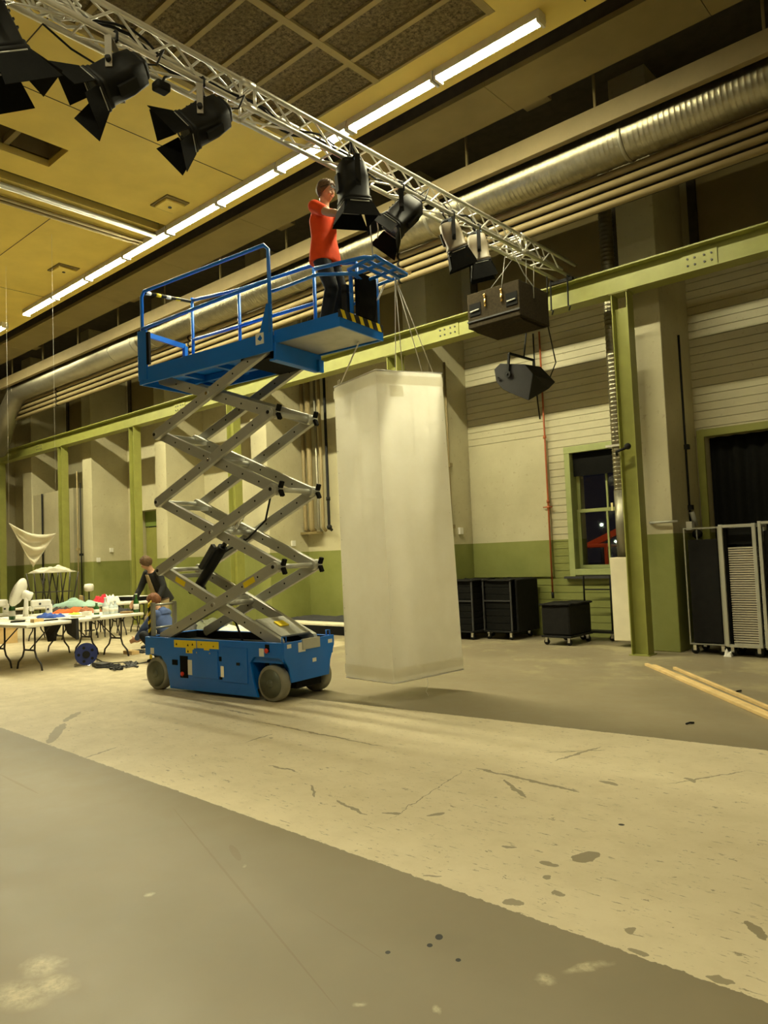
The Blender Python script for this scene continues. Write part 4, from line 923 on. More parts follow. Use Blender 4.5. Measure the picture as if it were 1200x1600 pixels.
# ================================================================= PEOPLE
def limb(mb, p, q, ra, rb, n=14):
    p, q = Vector(p), Vector(q); mb.tube(p, q, ra, n, rb); mb.ball(p, ra*.995, n, 8); mb.ball(q, rb*.995, n, 8); return mb
def loft(mb, rings, n=22):
    """rings: (centre, half width along y, half depth along x); planes follow the line of centres"""
    vs = []; C_ = [Vector(r[0]) for r in rings]
    for i, (c, wy, dx) in enumerate(rings):
        d = (C_[min(i+1, len(C_)-1)]-C_[max(i-1, 0)]).normalized(); sd = Vector((0, 1, 0)); sd = (sd-d*sd.dot(d)).normalized(); f = sd.cross(d)
        for j in range(n):
            t = 2*PI*j/n; vs.append(C_[i]+sd*wy*math.copysign(abs(math.cos(t))**.85, math.cos(t))+f*dx*math.copysign(abs(math.sin(t))**.85, math.sin(t)))
    k = len(rings)
    return mb.add(vs, [(a*n+j, a*n+(j+1) % n, (a+1)*n+(j+1) % n, (a+1)*n+j) for a in range(k-1) for j in range(n)]+[tuple(range(n))[::-1], tuple((k-1)*n+j for j in range(n))], True)
def blob(mb, name, m, parent, voxel, it=6, fac=.5):
    for f in range(len(mb.sm)): mb.sm[f] = True
    o = mb.build(name, m, parent)
    r = o.modifiers.new('union', 'REMESH'); r.mode = 'VOXEL'; r.voxel_size = voxel; r.use_smooth_shade = True
    s_ = o.modifiers.new('smooth', 'SMOOTH'); s_.iterations = it; s_.factor = fac
    return o
def ik(S_, T_, l1, l2, pole):
    S_, T_ = Vector(S_), Vector(T_); d = T_-S_; L = min(d.length, (l1+l2)*.995); d.normalize(); a = (l1*l1-l2*l2+L*L)/(2*L); h = math.sqrt(max(l1*l1-a*a, 0))
    pl = Vector(pole); pl = (pl-d*pl.dot(d)).normalized(); return S_+d*a+pl*h, S_+d*L
def human(root, P, top_m, trouser_m, hair_m, sleeve='short', jacket=None, shoe_m=BLACK, vox=.008):
    """P: joint positions in the root's frame (x forward, y left, z up)"""
    V_ = Vector; pel, chest, neck, head = V_(P['pelvis']), V_(P['chest']), V_(P['neck']), V_(P['head']); hf = V_(P['look']).normalized(); hu = (head-neck).normalized()
    hs = hu.cross(hf).normalized(); hf = hs.cross(hu).normalized(); R = Matrix((hf, hs, hu)).transposed(); spine = (chest-pel).normalized()
    b = MB()
    loft(b, [(pel-spine*.08, .14, .10), (pel, .155, .105), (pel.lerp(chest, .5), .135, .095), (chest, .155, .105), (chest+(neck-chest)*.55, .13, .085), (neck-(neck-chest)*.12, .06, .055)])
    limb(b, neck-(neck-chest)*.25, head-hu*.05-hf*.01, .060, .050)
    b.ball(head+hu*.022-hf*.010, (.096, .078, .092), 18, 12, R); b.ball(head-hu*.045+hf*.018, (.070, .058, .070), 16, 10, R); b.ball(head-hu*.088+hf*.045, (.030, .030, .022), 10, 8, R)
    limb(b, head+hf*.083+hu*.010, head+hf*.104-hu*.022, .009, .013, 8)
    for y in (-1, 1):
        b.ball(head-hf*.005+hs*y*.078-hu*.01, (.018, .010, .030), 10, 8, R); b.ball(head+hf*.074+hs*y*.034-hu*.028, (.016, .020, .016), 10, 8, R)
    for sd, y in (('L', 1), ('R', -1)):
        sh, hip = V_(P['shoulder'+sd]), V_(P['hip'+sd])
        el, wr = ik(sh, P['wrist'+sd], .28, .25, P['elbow'+sd]); kn, an = ik(hip, P['ankle'+sd], P.get('thigh', .42), P.get('shin', .42), P['knee'+sd])
        P['_el'+sd], P['_wr'+sd], P['_kn'+sd], P['_an'+sd] = el, wr, kn, an
        limb(b, sh-V_((0, y*.03, 0)), sh, .062, .060); limb(b, sh, el, .052, .040); limb(b, el, el.lerp(wr, .35), .040, .042); limb(b, el.lerp(wr, .35), wr, .042, .026)
        limb(b, hip, hip.lerp(kn, .5), .088, .074); limb(b, hip.lerp(kn, .5), kn, .074, .054); limb(b, kn, kn.lerp(an, .35), .054, .056); limb(b, kn.lerp(an, .35), an, .056, .036)
        fwd = V_(P.get('toe'+sd, (1, 0, 0))).normalized(); limb(b, an-V_((0, 0, .03)), an-V_((0, 0, .05))+fwd*.14, .035, .028)
        hd = V_(P['hand'+sd]).normalized(); pn = V_(P.get('palm'+sd, (0, -y, 0))); pn = (pn-hd*pn.dot(hd)).normalized(); ac = hd.cross(pn); Rh = Matrix((hd, ac, pn)).transposed()
        b.ball(wr+hd*.052, (.056, .042, .020), 16, 10, Rh)
        curl = P.get('curl', .6)
        for f, (off, ln) in enumerate(((-.030, .070), (-.010, .082), (.010, .078), (.030, .060))):
            pos = wr+hd*.088+ac*off
            for q in range(3):
                an_ = curl*(.5, 1.4, 2.2)[q]; nx = pos+(hd*math.cos(an_)+pn*math.sin(an_))*ln*(.45, .33, .24)[q]
                limb(b, pos, nx, (.0095, .0090, .0080)[q], (.0090, .0080, .0070)[q], 8); pos = nx
        pos = wr+hd*.030-ac*.030*y*-1 if False else wr+hd*.030-ac*.032
        for q, v_ in enumerate((hd*.6-ac*.75+pn*.3, hd*.85-ac*.35+pn*.45, hd*.9+pn*.5)):
            nx = pos+v_.normalized()*(.034, .030, .024)[q]; limb(b, pos, nx, (.0135, .0115, .0100)[q], (.0115, .0100, .0085)[q], 8); pos = nx
    body = blob(b, 'body', SKIN, root, vox, 4, .4)
    for y in (-1, 1):
        MB().ball(head+hf*.078+hs*y*.031+hu*.010, (.014, .015, .009), 10, 8, R).build('eye', mat('eye_white', (.62, .56, .5), .3, var=.02), root)
        MB().ball(head+hf*.090+hs*y*.031+hu*.010, .005, 8, 6).build('pupil', BLACK, root)
        MB().bar(head+hf*.092+hs*y*.014+hu*.032, head+hf*.080+hs*y*.048+hu*.030, .007, .008).build('eyebrow', hair_m, root)
    MB().bar(head+hf*.088-hs*.022-hu*.052, head+hf*.088+hs*.022-hu*.052, .010, .009).build('mouth', mat('lip', (.45, .16, .12), .5), root)
    hm = MB(); n, m_ = 28, 16; vs = []
    for i in range(m_+1):
        t = PI*.80*i/m_
        for j in range(n):
            ph = 2*PI*j/n; fr = max(0, math.cos(ph)); tt = t*(1-.60*fr**1.1)
            r_ = 1+.12*mnoise.noise(Vector((math.cos(ph)*5, math.sin(ph)*5, t*3)))+.05*math.sin(ph*9+t*4)*min(1, t)
            vs.append(R @ Vector((.112*math.sin(tt)*math.cos(ph)*r_-.014, .094*math.sin(tt)*math.sin(ph)*r_, .112*math.cos(tt)*r_+.022))+head)
    hm.add(vs, [(i*n+j, (i+1)*n+j, (i+1)*n+(j+1) % n, i*n+(j+1) % n) for i in range(m_) for j in range(n)], True)
    hm.build('hair', hair_m, root, solid=.010, sub=1)
    # clothes
    s_ = MB(); lo = .10 if sleeve != 'short' else .12
    loft(s_, [(pel-spine*lo, .200, .150), (pel, .186, .142), (pel.lerp(chest, .5), .155, .116), (chest, .172, .124), (chest+(neck-chest)*.55, .145, .100), (neck-(neck-chest)*.22, .078, .070)])
    for sd, y in (('L', 1), ('R', -1)):
        sh = V_(P['shoulder'+sd]); el, wr = P['_el'+sd], P['_wr'+sd]
        limb(s_, sh-V_((0, y*.05, 0)), sh, .074, .072)
        if sleeve == 'short': limb(s_, sh, sh.lerp(el, .58), .070, .064)
        else: limb(s_, sh, el, .068, .058); limb(s_, el, el.lerp(wr, .9), .058, .046)
    blob(s_, 'hooded_top' if sleeve == 'hood' else 'jacket' if jacket else 'shirt', jacket or top_m, root, .012, 5, .5)
    t_ = MB(); loft(t_, [(pel+spine*.08, .152, .112), (pel, .165, .120), (pel-spine*.09, .160, .118)])
    for sd in 'LR':
        hip = V_(P['hip'+sd]); kn, an = P['_kn'+sd], P['_an'+sd]
        limb(t_, hip, hip.lerp(kn, .5), .102, .090); limb(t_, hip.lerp(kn, .5), kn, .090, .074); limb(t_, kn, kn.lerp(an, .55), .074, .068); limb(t_, kn.lerp(an, .55), an.lerp(kn, .05), .068, .064)
        f_ = V_(P.get('toe'+sd, (1, 0, 0))).normalized(); side = V_((0, 0, 1)).cross(f_); Rs = Matrix((f_, side, V_((0, 0, 1)))).transposed()
        z0 = an.z-.085; c_ = V_((an.x, an.y, z0))+f_*.055; sh_ = MB(); vs = []; n = 14
        secs = [(-.135, .030, .07), (-.12, .042, .10), (-.05, .045, .105), (.02, .047, .080), (.09, .050, .058), (.14, .040, .042), (.155, .020, .025)]
        for (d_, w_, h_) in secs:
            for j in range(n):
                t = 2*PI*j/n; vs.append(c_+Rs @ V_((d_, w_*math.copysign(abs(math.cos(t))**.7, math.cos(t)), h_/2*math.copysign(abs(math.sin(t))**.6, math.sin(t))+h_/2)))
        sh_.add(vs, [(k*n+j, k*n+(j+1) % n, (k+1)*n+(j+1) % n, (k+1)*n+j) for k in range(len(secs)-1) for j in range(n)]+[tuple(range(n))[::-1], tuple((len(secs)-1)*n+j for j in range(n))], True)
        sh_.build('shoe', shoe_m, root)
    blob(t_, 'trousers', trouser_m, root, .012, 5, .5)
    return body

def loc(root, w): return world_m(root).inverted() @ Vector(w)
# the man on the lift
mp_ = L2W(1.58, .06, 3.832)
man = empty('person', mp_, .15, label='person in orange t-shirt and dark jeans standing on the raised lift', cat='person')
hr, hl = loc(man, tuple(at_y(541, 335, 5.36))), loc(man, tuple(at_y(572, 322, 5.66)))
human(man, dict(pelvis=(-.02, 0, .94), chest=(-.03, 0, 1.30), neck=(-.01, 0, 1.49), head=(.03, 0, 1.63), look=(1, .05, .05),
    shoulderL=(-.01, .17, 1.42), shoulderR=(-.01, -.17, 1.41), wristL=hl, wristR=hr, elbowL=(0, .5, -1), elbowR=(-.2, -.1, -1), handL=(.6, 0, .7), handR=(.6, .3, .6), palmL=(.6, -.6, -.5), palmR=(.5, .6, -.5),
    hipL=(-.02, .085, .90), hipR=(-.02, -.085, .90), ankleL=(-.04, .12, .088), ankleR=(.02, -.12, .088), kneeL=(1, .1, 0), kneeR=(1, -.1, 0), curl=.9, thigh=.43, shin=.43), ORANGE, JEANS, HAIR)
MB().bar((.135, -.06, 1.642), (.135, .06, 1.642), .004, .012).bar((.13, -.085, 1.645), (.02, -.096, 1.645), .003, .006).bb(.133, .138, -.050, -.012, 1.622, 1.655).bb(.133, .138, .012, .050, 1.622, 1.655).build('glasses', BLACK, man)
c1_ = Vector(at_y(576, 321, 5.66)); c2_ = L2W(2.28, -.05, 4.44)
tag(MB().path([c1_, (c1_+c2_)/2+Vector((.0, .0, -.02)), c2_], .006, 6).path([c1_, c1_+Vector((.04, .05, -.05)), c1_+Vector((.06, .07, -.25)), c1_+Vector((.05, .06, -.35))], .007, 6).build('white_rope', CORD), 'white rope held by the man on the lift and dropping to its folded guard', 'rope')
tag(MB().box(L2W(1.42, .22, 3.935), (.08, .10, .18)).box(L2W(1.42, .22, 4.03), (.05, .05, .04)).build('tool_pouch', mat('pouch_leather', (.30, .06, .04), .6), bevel=.01), 'small red tool pouch on the lift platform beside the man', 'tool pouch')

# the man behind the work tables
gx = at_z(231, 1012, 0)
KHAKI = mat('khaki_cloth', (.36, .28, .14), .85, var=.1, scale=9, bump=.3, bscale=14); JACK = mat('black_jacket', (.010, .010, .009), .85, var=.2, scale=10, bump=.4, bscale=12)
m2_ = empty('person', (gx.x+.17, gx.y+.16, 0), -1.5, label='person in open black jacket and khaki trousers leaning over the white tables', cat='person')
human(m2_, dict(pelvis=(-.06, 0, .90), chest=(.10, 0, 1.22), neck=(.18, 0, 1.39), head=(.25, -.03, 1.51), look=(.55, -.75, -.30),
    shoulderL=(.13, .18, 1.33), shoulderR=(.14, -.18, 1.32), wristL=(.28, .34, .88), wristR=(.42, -.22, .80), elbowL=(-1, .5, 0), elbowR=(-1, -.4, 0), handL=(.3, 0, -1), handR=(.6, 0, -1),
    hipL=(-.06, .09, .86), hipR=(-.06, -.09, .86), ankleL=(-.10, .16, .088), ankleR=(.10, -.14, .088), kneeL=(1, .1, 0), kneeR=(1, -.1, 0), curl=.3), KHAKI, KHAKI, HAIR, sleeve='long', jacket=JACK, vox=.011)
def sf(u, v):
    c = Vector((-.06, 0, .84)).lerp(Vector((.15, 0, 1.34)), v); d = Vector((.4, 0, -.13)).normalized(); w_ = .085*(1-.55*v)
    return c+d*(.140-.02*v-.010*(2*u-1)**2)+Vector((0, (u*2-1)*w_, 0))
MB().grid(sf, 10, 12).build('shirt_front', KHAKI, m2_, solid=.012)
MB().path([Vector((-.045, 0, .87))+Vector((.135*math.cos(t), .18*math.sin(t), -.03*math.cos(t))) for t in [k*PI/10 for k in range(21)]], .014, 6).build('belt', mat('brown_belt', (.08, .045, .02), .5), m2_)
# the person crouching behind the lift
DEN = mat('blue_hoodie', (.07, .11, .26), .9, var=.15, scale=8, bump=.3, bscale=12)
gx = at_y(262, 990, 6.35)
m3_ = empty('person', (gx.x-.05, 6.35, 0), 3.6, label='person in a blue hooded sweater crouching behind the left end of the lift', cat='person')
human(m3_, dict(pelvis=(-.12, 0, .30), chest=(.06, 0, .62), neck=(.13, 0, .79), head=(.20, 0, .91), look=(.8, .2, -.5),
    shoulderL=(.08, .17, .72), shoulderR=(.08, -.17, .72), wristL=(.45, .10, .35), wristR=(.45, -.10, .35), elbowL=(-.3, 1, 0), elbowR=(-.3, -1, 0), handL=(1, 0, -.4), handR=(1, 0, -.4),
    hipL=(-.12, .10, .28), hipR=(-.12, -.10, .28), ankleL=(.02, .15, .088), ankleR=(.02, -.15, .088), kneeL=(1, .4, .6), kneeR=(1, -.4, .6), thigh=.40, shin=.40, curl=.5), DEN, JEANS, mat('auburn_hair', (.16, .06, .02), .7, var=.3, scale=50), sleeve='hood', vox=.012)
hd_ = MB(); loft(hd_, [((.02, 0, .70), .12, .07), ((.04, 0, .76), .10, .07), ((.07, 0, .81), .07, .04)]); blob(hd_, 'hood', DEN, m3_, .012)

# ================================================================= WORK TABLES
TB = mat('table_plastic', (.74, .71, .60), .5, var=.04); TL = mat('table_leg_metal', (.045, .04, .035), .45, .4, var=.1)
ZT = .69
def folding_table(cx, cy, rz, L, Wd, label, group='white folding work tables', z=ZT):
    o = empty('folding_table', (cx, cy, 0), rz, label=label, cat='table', group=group)
    MB().bb(-L/2, L/2, -Wd/2, Wd/2, z-.045, z).build('table_top', TB, o, bevel=.012)
    for s in (-1, 1):
        x = s*(L/2-.28); lg = []
        for t in (-1, 1):
            MB().path([(x, t*.14, z-.045), (x, t*.14, z-.30), (x, t*.13, z-.40), (x, t*.17, z-.50), (x, t*.28, .10), (x, t*.31, .0)], .014, 8).build('leg', TL, o)
        MB().tube((x, -.14, z-.07), (x, .14, z-.07), .012).build('crossbar', TL, o); MB().tube((x, -.13, z-.40), (x, .13, z-.40), .014).build('crossbar', TL, o)
        MB().tube((x, 0, z-.40), (x-s*.38, 0, z-.05), .010).build('brace', TL, o)
    return o
A0 = Vector((-10.98, 4.58, 0)); dd = Vector((-.17, .985, 0)).normalized(); ww = Vector((-.985, -.17, 0)).normalized(); rz = math.atan2(dd.y, dd.x)
for k, lab in enumerate(('white folding work table nearest the lift, front of the three pushed together', 'white folding work table in the middle of the three pushed together', 'white folding work table at the back of the three pushed together')):
    c_ = A0+dd*1.05+ww*(.375+.77*k); folding_table(c_.x, c_.y, rz, 2.1, .75, lab)
fa_, fb_ = at_z(136, 945, ZT), at_z(234, 938, ZT); fd = (fb_-fa_).normalized(); fL = (fb_-fa_).length/3
for k, lab in enumerate(('white folding table in the far row under the upturned stools', 'white folding table in the far row under the crimson cloth', 'white folding table in the far row behind the man in the black jacket')):
    c4 = fa_+fd*fL*(k+.5)+Vector((-fd.y, fd.x, 0))*.1; folding_table(c4.x, c4.y, math.atan2(fd.y, fd.x), fL-.03, .72, lab, 'far row of folding tables')
def TP(px, py, z=ZT): return at_z(px, py, z+.002)

def crumple(name, px, py, size, m, label, cat, group=None, z=ZT, h=.08, rz=0, seed=0, parent=None, pos=None):
    p_ = Vector(pos) if pos is not None else TP(px, py, z); sx, sy = size
    def fn(u, v):
        a = u*2-1; b_ = v*2-1; r = max(abs(a), abs(b_)); e_ = 1-r**4
        q = Vector((a*sx/2*(1+.2*mnoise.noise(Vector((u*2, v*2, seed)))), b_*sy/2*(1+.25*mnoise.noise(Vector((u*2, v*2, seed+5)))), 0))
        q.z = max(.006, e_*(h*(.6+.55*mnoise.noise(Vector((u*4, v*4, seed+9)))+.25*mnoise.noise(Vector((u*9, v*9, seed+2)))))); return q
    mb = MB().grid(fn, 22, 18); nb = len(mb.v)
    base = [(q.x, q.y, .0) for q in mb.v]; w = 23
    mb.add(base, [(j*w+i, (j+1)*w+i, (j+1)*w+i+1, j*w+i+1) for j in range(18) for i in range(22)], False)
    rim = [i for i in range(w)]+[j*w+22 for j in range(1, 19)]+[18*w+i for i in range(21, -1, -1)]+[j*w for j in range(17, 0, -1)]
    for a, b_ in zip(rim, rim[1:]+rim[:1]): mb.f.append((a, b_, nb+b_, nb+a)); mb.sm.append(False)
    o = mb.build(name, m, parent); o.location = p_; o.rotation_euler = (0, 0, rz)
    return tag(o, label, cat, group)
def clothm(n, c): return mat('cloth_'+n, c, .9, var=.12, scale=8, bump=.3, bscale=20)
fab = 'fabrics heaped on the work tables'
crumple('folded_cloth', 111, 957, (.62, .34), clothm('orange', (.80, .12, .02)), 'bright orange cloth heaped on the work tables', 'cloth', fab, h=.10, rz=.6, seed=1)
crumple('folded_cloth', 121, 947, (.95, .55), clothm('teal', (.30, .45, .38)), 'pale teal cloth heaped behind the orange one', 'cloth', fab, h=.16, rz=.5, seed=2)
crumple('folded_cloth', 158, 943, (.34, .26), clothm('red', (.60, .03, .05)), 'crimson cloth bundle beside the bottles', 'cloth', fab, h=.22, rz=.2, seed=3)
crumple('folded_cloth', 79, 965, (.40, .26), clothm('blue', (.04, .09, .38)), 'dark blue cloth in front of the sewing machine', 'cloth', fab, h=.09, rz=.4, seed=4)
crumple('folded_cloth', 117, 960, (.22, .14), clothm('lime', (.40, .60, .05)), 'small lime green cloth below the orange one', 'cloth', fab, h=.04, rz=.4, seed=5)
crumple('folded_cloth', 138, 957, (.40, .26), clothm('brown', (.35, .13, .06)), 'reddish brown cloth between the teal and crimson ones', 'cloth', fab, h=.12, rz=.4, seed=6)
crumple('folded_cloth', 92, 957, (.40, .26), clothm('dark', (.05, .045, .04)), 'dark cloth heap right of the sewing machine', 'cloth', fab, h=.12, rz=.4, seed=7)
for k, (px, py, s, r) in enumerate(((50, 970, .30, .2), (92, 964, .26, .9), (104, 962, .22, .4), (128, 958, .28, 1.1), (140, 957, .24, .3), (32, 962, .2, .5), (66, 973, .22, 1.2), (8, 966, .30, .2), (150, 962, .2, .9))):
    crumple('loose_paper', px, py, (s, s*.7), mat('paper_white', (.80, .78, .70), .8, var=.04), 'crumpled white paper on the work tables, ' + ['front left corner', 'right of the dark blue cloth', 'in front of the orange cloth', 'right of the lime green cloth', 'in front of the brown cloth', 'at the foot of the fan', 'in front of the sewing machine', 'at the left picture edge', 'left of the short green bottle'][k], 'paper', 'white papers on the work tables', h=.02, rz=r, seed=20+k)
crumple('paper_heap', 172, 942, (.36, .3), mat('paper_white', (.8, .78, .7), .8), 'heap of white and tan wrapping paper behind the crimson cloth', 'paper', h=.24, seed=31)
crumple('dark_bag', 188, 957, (.36, .22), clothm('black', (.03, .03, .03)), 'small black bag between the clear bottles and the tall green bottle', 'bag', h=.10, rz=.5, seed=33)
def bottle(px, py, h, r, m, label, z=ZT, full=False):
    p_ = TP(px, py, z); o = empty('bottle', p_, label=label, cat='bottle', group='bottles on the work tables')
    MB().lathe([(r*.9, 0), (r, .01), (r, h*.55), (r*.9, h*.64), (r*.42, h*.76), (r*.38, h*.94), (r*.45, h*.95), (r*.45, h)], 16).build('glass_body', m, o)
    MB().lathe([(r*1.01, h*.18), (r*1.01, h*.48)], 16).build('label_band', LABELW, o); MB().lathe([(r*.46, h), (r*.46, h+.012)], 12).build('cap', LABELW, o)
CLEARP = mat('clear_plastic', (.60, .68, .70), .2, var=.1, spec=.6)
bottle(19, 968, .30, .05, GLASSG, 'tall green bottle in front of the white fan'); bottle(213, 957, .30, .045, GLASSG, 'tall green bottle at the right end of the tables')
bottle(151, 961, .20, .045, GLASSG, 'short green bottle in the middle of the tables'); bottle(165, 960, .27, .05, CLEARP, 'clear plastic bottle beside the crimson cloth')
bottle(174, 959, .20, .05, CLEARP, 'stubby clear bottle, left of the pair'); bottle(180, 958, .20, .05, CLEARP, 'stubby clear bottle, right of the pair')
for k, (px, py, d_, m_, nm, lab, cat_) in enumerate(((58, 972, (.16, .10, .05), PLY, 'tan_box', 'small tan box at the front left of the work tables', 'box'), (136, 961, (.12, .12, .06), WHITE, 'white_tub', 'small white tub left of the short green bottle', 'tub'),
        (98, 967, (.26, .18, .02), LABELW, 'note_pad', 'pale note pad at the front edge of the tables', 'note pad'), (122, 964, (.20, .14, .015), mat('grey_card', (.45, .42, .33), .7), 'grey_card', 'grey card sheet on the front table near its middle', 'card'),
        (198, 958, (.18, .12, .03), mat('brown_card', (.30, .19, .08), .7), 'brown_box', 'flat brown box left of the tall green bottle at the table end', 'box'), (28, 972, (.20, .10, .02), BLACKM, 'black_folder', 'small black folder in front of the white fan', 'folder'),
        (75, 970, (.30, .04, .02), BLACKM, 'black_ruler', 'long black ruler before the dark blue cloth', 'ruler'), (150, 965, (.18, .05, .012), GREYP, 'scissors_case', 'small grey case at the front edge below the clear bottles', 'case'))):
    q_ = TP(px, py); o = MB().box((0, 0, d_[2]/2), d_).build(nm, m_, bevel=.004); o.location = q_; o.rotation_euler = (0, 0, rz+k*.5); tag(o, lab, cat_)
# fan
fp = TP(40, 968); fan = empty('table_fan', fp, math.atan2(-.5, -.85), label='white table fan tilted to the left on the work tables', cat='fan')
MB().lathe([(.16, 0), (.165, .015), (.12, .035), (.04, .05), (.035, .06)], 24).build('base', WHITE, fan)
MB().path([(0, 0, .04), (-.01, 0, .20), (-.02, 0, .36)], [.045, .035, .03], 12).build('stand', WHITE, fan)
fa = Vector((.80, .30, .35)).normalized(); fs = fa.cross(Vector((0, 0, 1))).normalized(); ft = fs.cross(fa); Rf = Matrix((fs, ft, fa)).transposed(); fc_ = Vector((0.08, 0, .42))
MB().lathe([(.02, -.18), (.07, -.17), (.075, -.05), (.05, -.02)], 18, fc_, Rf).build('motor_housing', WHITE, fan)
MB().lathe([(.05, -.03), (.17, -.02), (.225, .02), (.235, .04), (.225, .07), (.15, .10), (.05, .105), (.01, .105)], 36, fc_, Rf).build('grille', mat('fan_grille', (.72, .70, .62), .5, var=.03), fan)
g = MB()
for k in range(36):
    t = 2*PI*k/36; d_ = Rf @ Vector((math.cos(t), math.sin(t), 0)); g.path([fc_+d_*.05+fa*.108, fc_+d_*.15+fa*.103, fc_+d_*.226+fa*.072, fc_+d_*.238+fa*.04], .0022, 4)
g.build('grille_wires', WHITE, fan)['kind'] = 'stuff'
# sewing machine
sm = empty('sewing_machine', TP(64, 964), 1.25, label='white sewing machine between the fan and the coloured cloths', cat='sewing machine')
MB().bb(-.20, .20, -.08, .08, 0, .05).build('machine_bed', WHITE, sm, bevel=.012); MB().bb(.08, .20, -.06, .06, .05, .22).build('pillar', WHITE, sm, bevel=.02)
MB().bb(-.18, .18, -.07, .07, .17, .30).build('machine_arm', WHITE, sm, bevel=.03); MB().bb(-.20, -.12, -.05, .05, .11, .2).build('needle_head', WHITE, sm, bevel=.015)
MB().lathe([(.02, 0), (.05, .005), (.05, .02), (.02, .025)], 16, (.20, 0, .23), Matrix.Rotation(PI/2, 3, 'Y')).build('hand_wheel', DGREY, sm); MB().tube((-.16, 0, .06), (-.16, 0, .12), .004).build('needle', CHROME, sm)
MB().tube((-.02, -.071, .23), (-.02, -.081, .23), .022).build('dial', DGREY, sm); MB().tube((.12, -.061, .13), (.12, -.07, .13), .02).build('dial', DGREY, sm)
sm.scale = (.86, .86, .95)
s2_ = copy_tree(sm); s2_.location = TP(-3, 963); s2_['label'] = 'white machine cut off by the left picture edge behind the green bottle'; s2_['group'] = 'sewing machines'; sm['group'] = 'sewing machines'
# far table things
bt = TP(206, 938); o = empty('black_board', bt, rz+PI/2, label='long black flat case with a pale edge on the far table', cat='case')
MB().bb(-.45, .45, -.15, .15, 0, .09).build('case_body', BLACKM, o, bevel=.01); MB().bb(-.45, .45, -.15, .15, .09, .10).build('case_lid', LABELW, o)
# black garment hanging over a table brace
p_ = A0+dd*.55+ww*.1; gm = MB()
a_ = at_y(70, 972, 5.15); b__ = at_y(117, 968, 5.55)
pts = [(68, 970), (118, 966), (118, 1000), (106, 990), (99, 975), (90, 978), (86, 990), (83, 1002), (73, 1003), (70, 985)]
va = [at_y(*q, 5.30)+Vector((0, .012*((i % 3)-1), 0)) for i, q in enumerate(pts)]; n = len(pts)
tag(MB().add(va+[v+Vector((.0, .05, 0)) for v in va], [tuple(range(n)), tuple(range(n, 2*n))[::-1]]+[(i, n+i, n+(i+1) % n, (i+1) % n) for i in range(n)]).build('hanging_garment', clothm('black', (.02, .02, .02)), bevel=.008), 'black garment hanging under the edge of the work tables', 'garment')
# white triangular cloth in the air
q = [at_y(14, 817, 5.6), at_y(88, 833, 5.6), at_y(52, 886, 5.6)]
nrm = (q[1]-q[0]).cross(q[2]-q[0]).normalized()
def tri(u, v):
    a = q[0].lerp(q[1], u); sag = Vector((0, 0, -.10))*math.sin(PI*u)*(1-v); w_ = q[0].lerp(q[1], u).lerp(q[2], v)
    f_ = .05*math.sin(v*16+1.5*abs(u-.5))*math.sin(PI*u)*(1-v*.6)
    return w_+sag+nrm*f_
ct = empty('hanging_white_cloth', q[2], label='white triangular cloth draped in the air above the work tables', cat='cloth')
MB().grid(tri, 26, 30).build('cloth_sheet', FAB, ct, world=True, fixn=False, solid=.004)
for k in (0, 1): MB().path([q[k], q[k]+Vector((0, 0, ZC-q[k].z-.02))], .0016, 4).build('hanging_thread', CORD, ct, world=True)

# chairs and frames behind the tables
def frame_chair(px, py, rz_, label, seat_m=BLACKM, back=None, z=0):
    p_ = at_z(px, py, 0); o = empty('chair', p_, rz_, label=label, cat='chair', group='chairs behind the work tables')
    for x in (-.2, .2):
        MB().path([(x, .2, 0), (x, .2, .44), (x, .24, .86)], .014, 8).build('leg', TL, o); MB().path([(x, -.2, 0), (x, -.2, .43)], .014, 8).build('leg', TL, o)
    MB().bb(-.22, .22, -.22, .22, .43, .46).build('seat', back or seat_m, o, bevel=.012); MB().bb(-.21, .21, .225, .245, .62, .86).build('backrest', back or seat_m, o, bevel=.01)
    return o
frame_chair(146, 990, 2.9, 'plywood chair behind the crimson cloth', back=PLY)
sto = None; sp_ = [at_z(62, 947.5, ZT), at_z(84, 947, ZT), at_z(103, 946, ZT)]
c5 = (sp_[0]+sp_[2])/2; folding_table(c5.x, c5.y, math.atan2((sp_[2]-sp_[0]).y, (sp_[2]-sp_[0]).x), (sp_[2]-sp_[0]).length+.7, .75, 'white folding table carrying three upturned black stools', 'far row of folding tables')
for k, q_ in enumerate(sp_):
    if sto is None:
        sto = o = empty('upturned_stool', q_)
        MB().lathe([(.02, 0), (.165, 0), (.17, .02), (.165, .04), (.02, .04)], 20).build('seat', BLACKM, o)
        for sx in (-1, 1):
            for sy in (-1, 1): MB().tube((sx*.10, sy*.10, .04), (sx*.19, sy*.19, .70), .014, 8).build('leg', TL, o)
        MB().path([(.15*math.cos(t), .15*math.sin(t), .30) for t in [j*PI/8 for j in range(17)]], .008, 6).build('foot_ring', TL, o)
    else: o = copy_tree(sto); o.location = q_
    tag(o, 'black stool standing upside down on a far table, ' + ORD[k] + ' from the left', 'stool', 'upturned black stools')
crumple('plastic_sheet', 0, 0, ((sp_[2]-sp_[0]).length+.35, .30), mat('pale_plastic', (.42, .40, .30), .4, var=.1), 'pale crumpled plastic sheeting lying over the upturned stools', 'plastic sheet', h=.16, rz=math.atan2((sp_[2]-sp_[0]).y, (sp_[2]-sp_[0]).x), seed=41, pos=c5+Vector((0, 0, .70)))
ls = empty('white_lampshade', at_y(139, 920, 8.4), label='white round shade standing behind the crimson cloth', cat='lampshade')
MB().lathe([(.05, -.06), (.10, -.04), (.11, .06), (.09, .11), (.03, .12)], 18).build('shade', WHITE, ls); MB().tube((0, 0, -1.0), (0, 0, -.05), .015).build('pole', BLACK, ls); MB().lathe([(.12, 0), (.12, .02), (.03, .03)], 16, (0, 0, -ls.location.z)).build('foot', BLACK, ls)
